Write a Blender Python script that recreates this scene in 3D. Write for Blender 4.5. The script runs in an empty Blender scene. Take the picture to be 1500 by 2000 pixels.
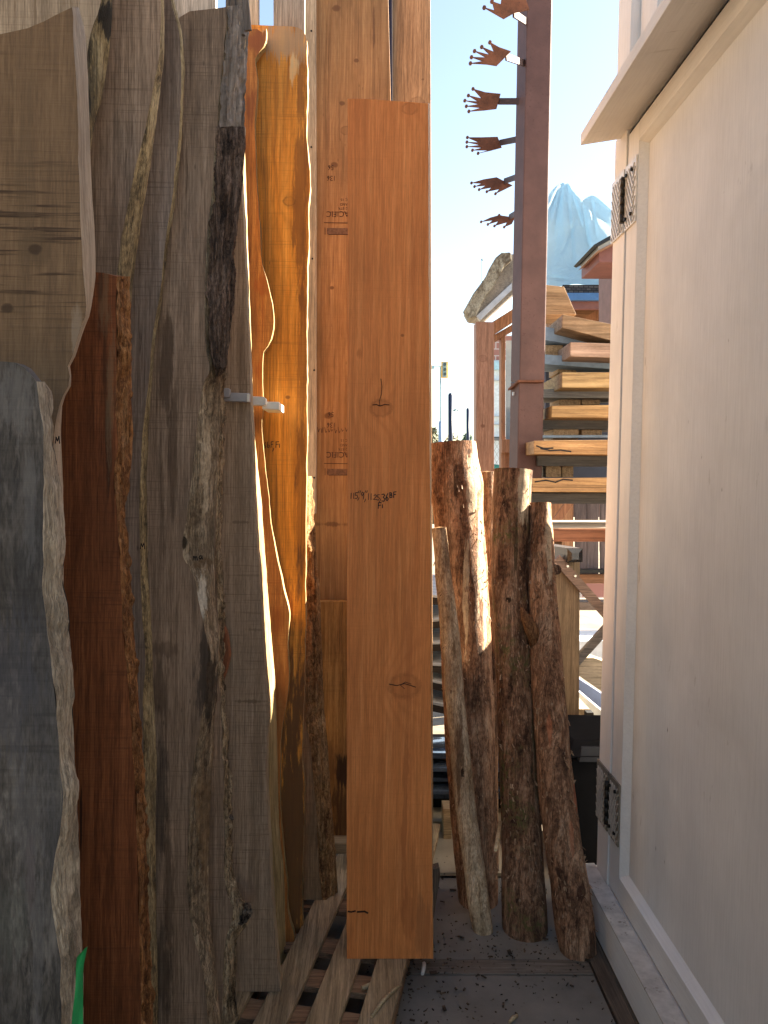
import bpy, bmesh, math, random
from mathutils import Vector, Matrix, noise as mnoise
R_ = math.radians
random.seed(7)
SC = bpy.context.scene
COL = SC.collection

# ------------------------------------------------------------------ camera
CAMZ = 1.74
F = 1500.0                      # focal length in photo pixels (1500 x 2000)
a_roll = 0.0135
x0, y0 = -23.9, 64.7            # where the +Y direction falls, from the centre
yaw = math.atan2(-x0, F)
pit = math.atan2(y0, math.hypot(F, x0))
fw = Vector((math.sin(yaw)*math.cos(pit), math.cos(yaw)*math.cos(pit), -math.sin(pit)))
r0 = Vector((math.cos(yaw), -math.sin(yaw), 0))
u0 = r0.cross(fw)
rt = r0*math.cos(a_roll) + u0*math.sin(a_roll)
up = u0*math.cos(a_roll) - r0*math.sin(a_roll)
CP = Vector((0, 0, CAMZ))
cam = bpy.data.cameras.new("camera")
co = bpy.data.objects.new("camera", cam)
COL.objects.link(co)
m = Matrix((rt, up, -fw)).transposed().to_4x4()
m.translation = CP
co.matrix_world = m
cam.sensor_fit = 'VERTICAL'
cam.sensor_height = 24
cam.lens = 24*F/2000
cam.clip_start = 0.05
cam.clip_end = 2000
SC.camera = co

# ------------------------------------------------------------------ light
SUN_AZ, SUN_EL = 70.0, 32.0     # azimuth from +Y towards +X
sd = Vector((math.sin(R_(SUN_AZ))*math.cos(R_(SUN_EL)), math.cos(R_(SUN_AZ))*math.cos(R_(SUN_EL)), math.sin(R_(SUN_EL))))
sl = bpy.data.lights.new("sun", 'SUN')
sl.energy = 5.0
sl.angle = R_(0.5)
sl.color = (1, 0.93, 0.82)
so = bpy.data.objects.new("sun", sl)
COL.objects.link(so)
so.rotation_euler = (-sd).to_track_quat('-Z', 'Y').to_euler()
so.location = (20, 10, 20)
W = bpy.data.worlds.new("World")
SC.world = W
W.use_nodes = True
wn = W.node_tree
bg = wn.nodes["Background"]
sk = wn.nodes.new("ShaderNodeTexSky")
sk.sky_type = 'NISHITA'
sk.sun_disc = False
sk.sun_elevation = R_(SUN_EL)
sk.sun_rotation = R_(SUN_AZ)
sk.air_density = 1.0
sk.dust_density = 1.0
wn.links.new(sk.outputs[0], bg.inputs[0])
bg.inputs[1].default_value = 0.05
SC.view_settings.view_transform = 'Standard'
SC.view_settings.look = 'None'
SC.view_settings.exposure = 2.95
SC.view_settings.use_white_balance = True
SC.view_settings.white_balance_temperature = 7150
SC.view_settings.white_balance_tint = 10
SC.view_settings.gamma = 1
SC.render.engine = 'CYCLES'
cy = SC.cycles
cy.max_bounces = 12
cy.diffuse_bounces = 8
cy.glossy_bounces = 4
cy.sample_clamp_indirect = 6
cy.use_denoising = True
try:
    cy.denoiser = 'OPENIMAGEDENOISE'
except Exception:
    pass

# ------------------------------------------------------------------ geometry helpers
def ray(px, py):
    return fw*F + rt*(px-750) + up*(1000-py)

def at(px, py, Y0, s=0.0, q=0.0):
    """point under photo pixel on the plane  Y = Y0 + s*z + q*x"""
    d = ray(px, py)
    t = (Y0 + s*CP.z)/(d.y - s*d.z - q*d.x)
    return CP + d*t

def onx(px, py, X):
    d = ray(px, py)
    return CP + d*(X/d.x)

def onz(px, py, Z):
    d = ray(px, py)
    return CP + d*((Z-CP.z)/d.z)

def ip(poly, y):
    """x of a polyline [(x,y)...] at height y"""
    if y <= poly[0][1]:
        a, b = poly[0], poly[1]
    elif y >= poly[-1][1]:
        a, b = poly[-2], poly[-1]
    else:
        for i in range(len(poly)-1):
            if poly[i][1] <= y <= poly[i+1][1]:
                # smooth cubic
                p0 = poly[max(i-1, 0)]; a = poly[i]; b = poly[i+1]; p3 = poly[min(i+2, len(poly)-1)]
                h = b[1]-a[1] or 1e-6
                ma = (b[0]-p0[0])/((b[1]-p0[1]) or 1e-6)
                mb = (p3[0]-a[0])/((p3[1]-a[1]) or 1e-6)
                lin = (b[0]-a[0])/h
                ma = max(min(ma, 3*abs(lin)), -3*abs(lin)); mb = max(min(mb, 3*abs(lin)), -3*abs(lin))
                t = (y-a[1])/h
                return (2*t**3-3*t*t+1)*a[0]+(t**3-2*t*t+t)*h*ma+(-2*t**3+3*t*t)*b[0]+(t**3-t*t)*h*mb
    return a[0] + (b[0]-a[0])*(y-a[1])/((b[1]-a[1]) or 1e-6)

class MB:
    def __init__(s):
        s.v = []; s.f = []; s.sm = []
    def grid(s, P, smooth=False, close=False):
        b = len(s.v); n = len(P); k = len(P[0])
        for row in P:
            s.v += [Vector(p) for p in row]
        for i in range(n-1):
            for j in range(k if close else k-1):
                j2 = (j+1) % k
                s.f.append((b+i*k+j, b+i*k+j2, b+(i+1)*k+j2, b+(i+1)*k+j)); s.sm.append(smooth)
        return s
    def face(s, pts, smooth=False):
        b = len(s.v); s.v += [Vector(p) for p in pts]
        s.f.append(tuple(range(b, b+len(pts)))); s.sm.append(smooth)
    def prism(s, A, B):
        b = len(s.v); n = len(A)
        s.v += [Vector(p) for p in A] + [Vector(p) for p in B]
        s.f.append(tuple(range(b, b+n))); s.f.append(tuple(range(b+2*n-1, b+n-1, -1)))
        for i in range(n):
            j = (i+1) % n
            s.f.append((b+i, b+n+i, b+n+j, b+j))
        s.sm += [False]*(n+2)
        return s
    def box(s, c, d, rot=None):
        c = Vector(c); h = Vector(d)/2
        pts = [Vector((x*h.x, y*h.y, z*h.z)) for x, y, z in
               ((-1,-1,-1),(1,-1,-1),(1,-1,1),(-1,-1,1),(-1,1,-1),(1,1,-1),(1,1,1),(-1,1,1))]
        if rot is not None:
            pts = [rot @ p for p in pts]
        pts = [p + c for p in pts]
        return s.prism(pts[:4], pts[4:])
    def bar(s, a, b, w, t, ref=Vector((0, 0, 1))):
        a = Vector(a); b = Vector(b); d = (b-a).normalized()
        x = d.cross(ref)
        if x.length < 1e-4: x = d.cross(Vector((0, 1, 0)))
        x.normalize(); y = x.cross(d)
        A = [a+x*w/2*i+y*t/2*j for i, j in ((-1,-1),(1,-1),(1,1),(-1,1))]
        return s.prism(A, [p+(b-a) for p in A])
    def tube(s, path, rad, sides=10, smooth=True, amp=0, fr=8, seed=0, squash=None, cap=True):
        P = []; n = len(path)
        for i, p in enumerate(path):
            p = Vector(p)
            d = (Vector(path[min(i+1, n-1)]) - Vector(path[max(i-1, 0)])).normalized()
            x = d.cross(Vector((0, 1, 0)))
            if x.length < 1e-3: x = Vector((1, 0, 0))
            x.normalize(); y = d.cross(x)
            r = rad[i] if hasattr(rad, '__len__') else rad
            row = []
            for k in range(sides):
                a = 2*math.pi*k/sides
                rr = r
                o = x*math.cos(a)+y*math.sin(a)
                if amp:
                    q = p + o*r
                    rr += amp*mnoise.fractal((q*fr)*Vector((1,1,.35)) + Vector((seed*7.1, 0, 0)), .9, 2.1, 5) if False else amp*mnoise.fractal(Vector((q.x*fr, q.y*fr, q.z*fr*.3+seed*7.1)), .9, 2.1, 5)
                row.append(p + o*rr)
            P.append(row)
        b = len(s.v)
        s.grid(P, smooth, True)
        if cap:
            s.f.append(tuple(range(b, b+sides))); s.sm.append(False)
            e = b+(n-1)*sides
            s.f.append(tuple(range(e+sides-1, e-1, -1))); s.sm.append(False)
        return s

def make(name, mb, mat, parent=None, base=None, bevel=0, label=None):
    if parent is not None:
        base = Vector(parent['_b']) if '_b' in parent else Vector((0, 0, 0))
    if base is None:
        xs = [v.x for v in mb.v]; ys = [v.y for v in mb.v]; zs = [v.z for v in mb.v]
        base = Vector(((min(xs)+max(xs))/2, (min(ys)+max(ys))/2, min(zs)))
    base = Vector(base)
    me = bpy.data.meshes.new(name)
    me.from_pydata([tuple(v-base) for v in mb.v], [], mb.f)
    me.polygons.foreach_set("use_smooth", mb.sm)
    bm = bmesh.new(); bm.from_mesh(me)
    bmesh.ops.remove_doubles(bm, verts=bm.verts, dist=1e-6)
    bmesh.ops.recalc_face_normals(bm, faces=bm.faces)
    bm.to_mesh(me); bm.free()
    me.update()
    if mat: me.materials.append(mat(base) if callable(mat) else mat)
    o = bpy.data.objects.new(name, me); COL.objects.link(o)
    o['_b'] = tuple(base)
    if parent is not None:
        o.parent = parent
    else:
        o.location = base
    if bevel:
        md = o.modifiers.new("bevel", 'BEVEL'); md.width = bevel; md.segments = 2
        md.limit_method = 'ANGLE'; md.angle_limit = R_(40)
    if label: o['label'] = label
    return o

def tag(o, label=None, cat=None, group=None, kind=None):
    if label: o['label'] = label
    if cat: o['category'] = cat
    if group: o['group'] = group
    if kind: o['kind'] = kind
    return o

def thing(name, base, label, cat, group=None):
    o = bpy.data.objects.new(name, None); COL.objects.link(o)
    o.empty_display_size = .1
    o.location = Vector(base); o['_b'] = tuple(base)
    return tag(o, label, cat, group)

# ------------------------------------------------------------------ materials
class NT:
    def __init__(s, name):
        s.m = bpy.data.materials.new(name); s.m.use_nodes = True
        s.t = s.m.node_tree; s.b = s.t.nodes["Principled BSDF"]
        s.out = s.t.nodes["Material Output"]
    def n(s, typ, **k):
        nd = s.t.nodes.new("ShaderNode"+typ)
        for a, b in k.items(): setattr(nd, a, b)
        return nd
    def put(s, sock, v):
        if isinstance(v, bpy.types.NodeSocket): s.t.links.new(v, sock)
        elif isinstance(v, bpy.types.Node): s.t.links.new(v.outputs[0], sock)
        else:
            if hasattr(v, '__len__') and len(v) == 3 and sock.type == 'RGBA': v = (*v, 1)
            sock.default_value = v
    def math(s, op, a, b=0.0, c=None, clamp=False):
        nd = s.n("Math", operation=op, use_clamp=clamp); s.put(nd.inputs[0], a); s.put(nd.inputs[1], b)
        if c is not None: s.put(nd.inputs[2], c)
        return nd.outputs[0]
    def vm(s, op, a, b=(0, 0, 0)):
        nd = s.n("VectorMath", operation=op); s.put(nd.inputs[0], a); s.put(nd.inputs[1], b)
        return nd.outputs['Value'] if op in ('LENGTH', 'DISTANCE', 'DOT_PRODUCT') else nd.outputs[0]
    def mix(s, f, a, b, mode='MIX'):
        nd = s.n("Mix", data_type='RGBA', blend_type=mode); nd.clamp_factor = True
        s.put(nd.inputs[0], f); s.put(nd.inputs[6], a); s.put(nd.inputs[7], b)
        return nd.outputs[2]
    def noise(s, vec, scale=5, detail=4, rough=.55, dist=0):
        nd = s.n("TexNoise"); s.put(nd.inputs['Vector'], vec); nd.inputs['Scale'].default_value = scale
        nd.inputs['Detail'].default_value = detail; nd.inputs['Roughness'].default_value = rough
        nd.inputs['Distortion'].default_value = dist
        return nd.outputs[0]
    def ramp(s, f, pts):
        nd = s.n("ValToRGB"); s.put(nd.inputs[0], f)
        el = nd.color_ramp.elements
        while len(el) < len(pts): el.new(.5)
        for e, (p, c) in zip(el, pts):
            e.position = p; e.color = (*c, 1) if hasattr(c, '__len__') else (c, c, c, 1)
        return nd.outputs[0]
    def step(s, f, lo, hi):
        nd = s.n("MapRange"); nd.interpolation_type = 'SMOOTHSTEP'; s.put(nd.inputs[0], f)
        nd.inputs[1].default_value = lo; nd.inputs[2].default_value = hi
        return nd.outputs[0]
    def coord(s, off=(0, 0, 0)):
        tc = s.n("TexCoord")
        return s.vm('ADD', tc.outputs['Object'], off)
    def bump(s, h, strength=.3, dist=.01):
        nd = s.n("Bump"); s.put(nd.inputs['Height'], h); nd.inputs['Strength'].default_value = strength
        nd.inputs['Distance'].default_value = dist
        s.t.links.new(nd.outputs[0], s.b.inputs['Normal'])
    def fin(s, col, rough=.6, spec=.3):
        s.put(s.b.inputs['Base Color'], col); s.put(s.b.inputs['Roughness'], rough)
        s.b.inputs['Specular IOR Level'].default_value = spec
        return s.m

def mulc(c, k): return tuple(x*k for x in c)

_seed = [0]
def wood(name, c1, c2, cd=None, grain=70, zs=.03, saw=0.0, stain=.4, ring=.35, ringf=26, rough=.62,
         knots=(), bumps=.25, axis='Z', specks=.0, pith=None, blot=.35, blue=None, sawf=260, stainlo=.56, pl=(0, 0), marks=(), streak=.7, mfreq=1.0, gcon=1.0, fib=.75):
    """planed or sawn board; knots = [(px,py,Y0,s,radius)...]; returns fn(base)"""
    _seed[0] += 1; sd_ = _seed[0]
    cd = cd or mulc(c1, .35)
    def build(base):
        t = NT(name)
        v = t.coord()
        if axis == 'X':
            sx = t.n("SeparateXYZ"); t.put(sx.inputs[0], v); cx = t.n("CombineXYZ")
            t.put(cx.inputs[0], sx.outputs[2]); t.put(cx.inputs[1], sx.outputs[1]); t.put(cx.inputs[2], sx.outputs[0]); v = cx.outputs[0]
        elif axis == 'Y':
            sx = t.n("SeparateXYZ"); t.put(sx.inputs[0], v); cx = t.n("CombineXYZ")
            t.put(cx.inputs[0], sx.outputs[0]); t.put(cx.inputs[1], sx.outputs[2]); t.put(cx.inputs[2], sx.outputs[1]); v = cx.outputs[0]
        vo = t.vm('ADD', v, (sd_*3.7, sd_*1.3, sd_*2.1))
        sep = t.n("SeparateXYZ"); t.put(sep.inputs[0], v)
        X, Z = sep.outputs[0], sep.outputs[2]
        # long slow warp of the growth rings
        warp = t.noise(t.vm('MULTIPLY', vo, (3.2, 3.2, .75)), 1, 3, .5)
        warp2 = t.noise(t.vm('MULTIPLY', vo, (9, 9, 2.2)), 1, 2, .5)
        rx = t.math('ADD', X, t.math('MULTIPLY', t.math('SUBTRACT', warp, .5), .34))
        rx = t.math('ADD', rx, t.math('MULTIPLY', t.math('SUBTRACT', warp2, .5), .03))
        kdark = None
        for (kx, ky, kY, ks, kr) in knots:
            p = at(kx, ky, kY, ks) - base
            dv = t.vm('MULTIPLY', t.vm('SUBTRACT', v, tuple(p)), (1/kr, .0, 1/(kr*.8)))
            dd = t.vm('LENGTH', dv)
            g = t.math('POWER', 2.718, t.math('MULTIPLY', t.math('MULTIPLY', dd, dd), -.16))
            rx = t.math('ADD', rx, t.math('MULTIPLY', g, kr*2.2))
            wob = t.math('ADD', dd, t.math('MULTIPLY', t.math('SUBTRACT', t.noise(vo, 90, 2), .5), .5))
            k1 = t.math('SUBTRACT', 1, t.step(wob, .65, 1.05))
            rim = t.math('MULTIPLY', t.step(wob, .7, .95), t.math('SUBTRACT', 1, t.step(wob, .95, 1.25)))
            k1 = t.math('ADD', t.math('MULTIPLY', k1, .8 if kr < .018 else .25), t.math('MULTIPLY', rim, t.math('MULTIPLY', t.noise(vo, 40, 3), .8)))
            kdark = k1 if kdark is None else t.math('MAXIMUM', kdark, k1)
        ph = t.math('MULTIPLY', rx, ringf*6.283)
        sw = t.math('SINE', ph)
        rg = t.math('POWER', t.math('MULTIPLY', t.math('ADD', sw, 1), .5), 2.2)
        rgn = t.math('MULTIPLY', rg, t.noise(t.vm('MULTIPLY', vo, (6, 6, 1.2)), 1, 3))
        gv = t.vm('MULTIPLY', vo, (grain, grain, grain*zs))
        g1 = t.noise(gv, 1, 6, .6, .3)
        g2 = t.noise(t.vm('MULTIPLY', vo, (grain*4, grain*4, grain*zs*3)), 1, 3, .6)
        col = t.ramp(t.math('ADD', t.math('MULTIPLY', g1, .7), t.math('MULTIPLY', g2, .3)), [(.32, mulc(c1, 1-.28*gcon)), (.5, c1), (.66, mulc(c2, 1+.08*gcon))])
        col = t.mix(t.math('MULTIPLY', rgn, ring*1.6, clamp=True), col, mulc(cd, 1.3))
        st = t.noise(t.vm('MULTIPLY', vo, (7, 7, .8)), 1, 5, .6, .4)
        col = t.mix(t.math('MULTIPLY', t.step(st, stainlo, stainlo+.22), stain), col, cd)
        if blue:
            bs = t.noise(t.vm('MULTIPLY', t.vm('ADD', vo, (5, 5, 5)), (9, 9, 1.3)), 1, 5, .6, .6)
            col = t.mix(t.step(bs, .5, .66), col, blue)
        col = t.mix(1.0, col, t.ramp(g2, [(.33, (1-.34*fib,)*3), (.5, (1, 1, 1)), (.66, (1+.22*fib,)*3)]), 'MULTIPLY')
        fb_ = t.noise(t.vm('MULTIPLY', vo, (420, 420, 34)), 1, 3, .7)
        col = t.mix(1.0, col, t.ramp(fb_, [(.36, (1-.3*fib,)*3), (.5, (1, 1, 1)), (.64, (1+.16*fib,)*3)]), 'MULTIPLY')
        if streak:
            k1_ = t.noise(t.vm('MULTIPLY', vo, (grain*1.5, grain*1.5, grain*zs*.9)), 1, 4, .7, .5)
            k2_ = t.noise(t.vm('MULTIPLY', vo, (12, 12, 1.6)), 1, 3, .6)
            ks_ = t.math('MULTIPLY', t.step(k1_, .55, .64), t.step(k2_, .34, .62))
            col = t.mix(t.math('MULTIPLY', ks_, streak), col, cd)
            k3_ = t.noise(t.vm('MULTIPLY', t.vm('ADD', vo, (9, 3, 4)), (grain*.45, grain*.45, grain*zs*.5)), 1, 5, .65, .6)
            col = t.mix(t.math('MULTIPLY', t.step(k3_, .5, .75), streak*.8), col, mulc(c2, 1.22))
        bl = t.noise(t.vm('MULTIPLY', vo, (4, 4, 2)), 1, 5, .6)
        col = t.mix(1.0, col, t.ramp(bl, [(.3, (1-blot,)*3), (.62, (1, 1, 1))]), 'MULTIPLY')
        h = t.math('ADD', t.math('MULTIPLY', g1, .6), t.math('MULTIPLY', rg, .15))
        if saw:
            sv = t.noise(t.vm('MULTIPLY', vo, (5, 5, sawf)), 1, 3, .6, .15)
            sb = t.noise(t.vm('MULTIPLY', vo, (2.2, 2.2, 5)), 1, 3, .6)
            sk_ = t.math('MULTIPLY', t.step(sv, .52, .66), t.math('MULTIPLY', t.step(sb, .34, .6), saw*1.1))
            col = t.mix(sk_, col, mulc(cd, 1.0))
            h = t.math('ADD', h, t.math('MULTIPLY', sv, .9*min(1, saw*1.6)))
        if specks:
            sp = t.n("TexVoronoi"); t.put(sp.inputs['Vector'], t.vm('MULTIPLY', vo, (1, 1, .35))); sp.inputs['Scale'].default_value = 45
            gate = t.step(t.noise(vo, 7, 3), .5, .65)
            col = t.mix(t.math('MULTIPLY', t.math('MULTIPLY', t.math('SUBTRACT', 1, t.step(sp.outputs[0], .05, .16)), gate), specks), col, mulc(cd, .5))
        for mk in marks:      # stains with a shape of their own, and painted shade: (px, py, rx, ry, strength, colour)
            p = at(mk[0], mk[1], pl[0], pl[1]) - base
            e = at(mk[0]+mk[2], mk[1], pl[0], pl[1]) - at(mk[0], mk[1], pl[0], pl[1])
            f_ = at(mk[0], mk[1]+mk[3], pl[0], pl[1]) - at(mk[0], mk[1], pl[0], pl[1])
            dv = t.vm('MULTIPLY', t.vm('SUBTRACT', v, tuple(p)), (1/abs(e.x), 0, 1/abs(f_.z)))
            dd = t.vm('LENGTH', dv)
            wn_ = t.noise(t.vm('MULTIPLY', vo, (22*mfreq, 22*mfreq, 4*mfreq)), 1, 6, .7)
            wf_ = t.noise(t.vm('MULTIPLY', vo, (90*mfreq, 90*mfreq, 9*mfreq)), 1, 5, .7)
            dd = t.math('ADD', dd, t.math('MULTIPLY', t.math('SUBTRACT', t.math('ADD', wn_, t.math('MULTIPLY', wf_, .8)), .9), 3.0))
            fm = t.math('SUBTRACT', 1, t.step(dd, .55, 1.15))
            col = t.mix(t.math('MULTIPLY', fm, mk[4]), col, mk[5] if len(mk) > 5 else cd)
        if kdark is not None:
            col = t.mix(kdark, col, mulc(cd, .75))
        t.bump(h, bumps, .004)
        t.fin(col, t.math('ADD', rough-.08, t.math('MULTIPLY', g1, .2)), .3)
        return t.m
    return build

def bark(name, c1, c2, cd, scale=22, zs=.22, bumps=.9, rough=.85, flake=None, flake_amt=.5, moss=None, pl=(0, 0), marks=()):
    _seed[0] += 1; sd_ = _seed[0]
    def build(base):
        t = NT(name); v = t.vm('ADD', t.coord(), (sd_*2.3, sd_, sd_*4.1))
        a = t.noise(t.vm('MULTIPLY', v, (scale, scale, scale*zs)), 1, 8, .65, .8)
        b = t.noise(v, scale*3.5, 6, .7)
        c = t.noise(v, 4, 4, .6)
        h = t.math('ADD', t.math('MULTIPLY', a, .75), t.math('MULTIPLY', b, .35))
        col = t.ramp(h, [(.43, cd), (.54, c1), (.68, c2)])
        col = t.mix(t.step(c, .45, .7), col, t.mix(.5, col, cd))
        ckn = t.noise(t.vm('MULTIPLY', v, (scale*2.6, scale*2.6, scale*zs*1.1)), 1, 5, .7, 1.2)
        ckm = t.math('SUBTRACT', 1, t.step(t.math('ABSOLUTE', t.math('SUBTRACT', ckn, .5)), .012, .05))
        col = t.mix(t.math('MULTIPLY', ckm, .55), col, cd)
        fb_ = t.noise(t.vm('MULTIPLY', v, (260, 260, 60)), 1, 4, .7)
        col = t.mix(1.0, col, t.ramp(fb_, [(.34, (.6,)*3), (.5, (1, 1, 1)), (.66, (1.3,)*3)]), 'MULTIPLY')
        h = t.math('SUBTRACT', h, t.math('MULTIPLY', ckm, .25))
        if flake:
            f = t.n("TexVoronoi"); t.put(f.inputs['Vector'], t.vm('MULTIPLY', t.vm('ADD', v, t.vm('MULTIPLY', t.n("TexNoise").outputs[1], (.02, .02, .02))), (1, 1, .55))); f.inputs['Scale'].default_value = 60
            gate = t.step(t.noise(v, 9, 4, .65), .5, .64)
            fk = t.math('MULTIPLY', t.math('SUBTRACT', 1, t.step(f.outputs[0], .12, .3)), gate)
            col = t.mix(t.math('MULTIPLY', fk, flake_amt), col, flake)
            h = t.math('ADD', h, t.math('MULTIPLY', fk, .3))
        for mk in marks:
            p = at(mk[0], mk[1], pl[0], pl[1]) - base
            e = at(mk[0]+mk[2], mk[1], pl[0], pl[1]) - at(mk[0], mk[1], pl[0], pl[1])
            f_ = at(mk[0], mk[1]+mk[3], pl[0], pl[1]) - at(mk[0], mk[1], pl[0], pl[1])
            dv = t.vm('MULTIPLY', t.vm('SUBTRACT', t.coord(), tuple(p)), (1/abs(e.x), 0, 1/abs(f_.z)))
            w1 = t.noise(t.vm('MULTIPLY', v, (45, 45, 6)), 1, 6, .7)
            dd = t.math('ADD', t.vm('LENGTH', dv), t.math('MULTIPLY', t.math('SUBTRACT', w1, .5), 3.0))
            col = t.mix(t.math('MULTIPLY', t.math('SUBTRACT', 1, t.step(dd, .7, 1.0)), mk[4]), col, t.mix(t.step(b, .4, .6), mulc(mk[5], .75), mk[5]))
        if moss:
            mo = t.math('MULTIPLY', t.step(t.noise(v, 5, 4, .6), .5, .66), t.step(b, .42, .62))
            col = t.mix(mo, col, moss)
        t.bump(h, bumps, .012)
        return t.fin(col, rough, .2)
    return build

def plain(name, c, rough=.6, metal=0, var=.15, scale=12, bumps=.1, spec=.3, spots=None, spotamt=0, spotscale=90):
    _seed[0] += 1; sd_ = _seed[0]
    t = NT(name); v = t.vm('ADD', t.coord(), (sd_*1.7, sd_*.9, 0))
    a = t.noise(v, scale, 6, .6)
    col = t.ramp(a, [(.3, mulc(c, 1-var)), (.7, mulc(c, 1+var))])
    if spots:
        s1 = t.noise(v, spotscale, 3, .6)
        g = t.step(t.noise(v, 6, 3), .42, .6)
        col = t.mix(t.math('MULTIPLY', t.math('MULTIPLY', t.step(s1, .6, .7), g), spotamt), col, spots)
    t.b.inputs['Metallic'].default_value = metal
    if bumps: t.bump(t.noise(v, scale*6, 4), bumps, .004)
    return t.fin(col, rough, spec)

INK = plain("ink", (.012, .008, .008), .6, var=0, bumps=0)
STAMP = plain("stamp_ink", (.055, .025, .02), .8, var=.3, bumps=0)

# --------------------------------------------------------------- setting: ground
def concrete(name, c, dirt=.5):
    t = NT(name); v = t.coord()
    a = t.noise(v, 5, 7, .65); b = t.noise(v, 120, 4, .6); d = t.noise(v, 2.2, 5, .6, .5)
    col = t.ramp(a, [(.3, mulc(c, .8)), (.65, mulc(c, 1.12))])
    col = t.mix(t.math('MULTIPLY', t.step(d, .5, .72), dirt), col, (.11, .075, .045))
    sp = t.n("TexVoronoi"); t.put(sp.inputs['Vector'], v); sp.inputs['Scale'].default_value = 38
    g = t.step(t.noise(v, 3.5, 3), .5, .66)
    col = t.mix(t.math('MULTIPLY', t.math('MULTIPLY', t.math('SUBTRACT', 1, t.step(sp.outputs[0], .1, .22)), g), .8), col, (.05, .035, .025))
    t.bump(t.math('ADD', b, t.math('MULTIPLY', a, .6)), .25, .004)
    return t.fin(col, .85, .25)

M_ground = concrete("yard_ground", (.22, .185, .14))
M_conc = concrete("concrete_slab", (.205, .188, .162), .35)
g = MB(); g.face([(-400, -400, 0), (400, -400, 0), (400, 400, 0), (-400, 400, 0)])
tag(make("ground", g, M_ground, base=(0, 0, 0)), kind='structure')
def slab_poly(name, px, z, th, mat):
    pts = [onz(x, y, z) for x, y in px]
    return make(name, MB().prism(pts, [p-Vector((0, 0, th)) for p in pts]), mat, bevel=.002)
def quad(name, x0, y0, x1, y1, z, th, mat):
    return make(name, MB().prism([(x0, y0, z), (x1, y0, z), (x1, y1, z), (x0, y1, z)], [(x0, y0, z-th), (x1, y0, z-th), (x1, y1, z-th), (x0, y1, z-th)]), mat, bevel=.002)
w_floor = wood("worn_floor_wood", (.19, .16, .13), (.23, .2, .165), (.09, .065, .045), axis='X', stain=.7, blot=.5)
tag(quad("pavement", -.02, -.6, .80, 2.605, .012, .05, M_conc), kind='structure')
tag(quad("pavement", -.02, 2.695, .80, 3.26, .012, .05, M_conc), kind='structure')
tag(quad("timber_threshold", .05, 2.61, .80, 2.69, .014, .05, w_floor), 'worn brown timber strip set flush between the two concrete slabs', 'floor board')
tag(make("timber_edging", MB().prism([(.805, -3, .02), (.862, -3, .02), (.862, 3.0, .02), (.805, 3.0, .02)], [(.805, -3, -.03), (.862, -3, -.03), (.862, 3, -.03), (.805, 3, -.03)]),
     wood("worn_edging_wood", (.11, .08, .058), (.16, .12, .085), (.04, .025, .02), axis='Y', stain=.7, blot=.5)), 'dirty wooden edging board along the foot of the white shed', 'edging board')

# --------------------------------------------------------------- the white shed
XW = .94
def paint(name, c, streak=.25, specks=True, axis='Z'):
    _seed[0] += 1; sd_ = _seed[0]
    t = NT(name); v = t.vm('ADD', t.coord(), (sd_, sd_*2.0, sd_*.7))
    st = (34, 34, 1.6) if axis == 'Z' else (34, 1.6, 34)
    a = t.noise(t.vm('MULTIPLY', v, st), 1, 5, .6, .3)
    fine = t.noise(t.vm('MULTIPLY', v, tuple(k*4 for k in st)), 1, 3, .6)
    b = t.noise(v, 3, 5, .6)
    col = t.ramp(b, [(.3, mulc(c, .88)), (.65, c)])
    col = t.mix(t.math('MULTIPLY', t.step(a, .6, .75), streak), col, mulc(c, .82))
    if specks:
        sp = t.n("TexVoronoi"); t.put(sp.inputs['Vector'], t.vm('MULTIPLY', v, (1, 1, .4) if axis == 'Z' else (1, .5, 1))); sp.inputs['Scale'].default_value = 17
        sp.inputs['Randomness'].default_value = 1
        gate = t.step(t.noise(v, 11, 3, .7), .53, .6)
        sk_ = t.math('MULTIPLY', t.math('SUBTRACT', 1, t.step(sp.outputs[0], .03, .085)), gate)
        col = t.mix(t.math('MULTIPLY', sk_, .8), col, (.1, .085, .07))
        sc2 = t.noise(t.vm('MULTIPLY', v, (60, 60, 9)), 1, 2)
        g2 = t.step(t.noise(v, 4.3, 3), .62, .72)
        col = t.mix(t.math('MULTIPLY', t.math('MULTIPLY', t.step(sc2, .68, .74), g2), .5), col, (.25, .22, .19))
    sm = t.noise(v, 1.7, 6, .62, .8)
    col = t.mix(t.math('MULTIPLY', t.step(sm, .5, .72), .35), col, mulc(c, .74))
    sf = t.noise(t.vm('MULTIPLY', t.vm('ADD', v, (3, 7, 1)), (2.2, 30, 9)), 1, 4, .65)
    sg = t.step(t.noise(t.vm('ADD', v, (4, 4, 4)), 2.6, 3), .56, .66)
    col = t.mix(t.math('MULTIPLY', t.math('MULTIPLY', t.step(sf, .62, .7), sg), .45), col, (.30, .27, .235))
    spz = t.n("SeparateXYZ"); t.put(spz.inputs[0], v)
    col = t.mix(1.0, col, t.ramp(fine, [(.35, (.93,)*3), (.6, (1, 1, 1))]), 'MULTIPLY')
    t.bump(t.math('ADD', t.math('MULTIPLY', a, .7), t.math('MULTIPLY', fine, .5)), .35, .003)
    return t.fin(col, .55, .2)
PT = (.74, .73, .715)
M_door = paint("cream_paint", PT)
M_trim = paint("cream_trim_paint", mulc(PT, 1.03), .4, False)
M_trimy = paint("cream_rail_paint", mulc(PT, 1.0), .4, False, 'Y')
M_sill = plain("dirty_sill_paint", (.5, .47, .43), .6, var=.25, scale=20, spots=(.14, .1, .07), spotamt=.7, spotscale=50)
M_wdark = plain("shed_inside_dark", (.03, .027, .025), .8)
shed = thing("white_shed", (XW, 2, 0), "white painted wooden shed with a hinged panel door and a drip ledge above", "shed")
YC = 3.07       # far corner
YG = 2.925      # gap between corner post and door
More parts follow.
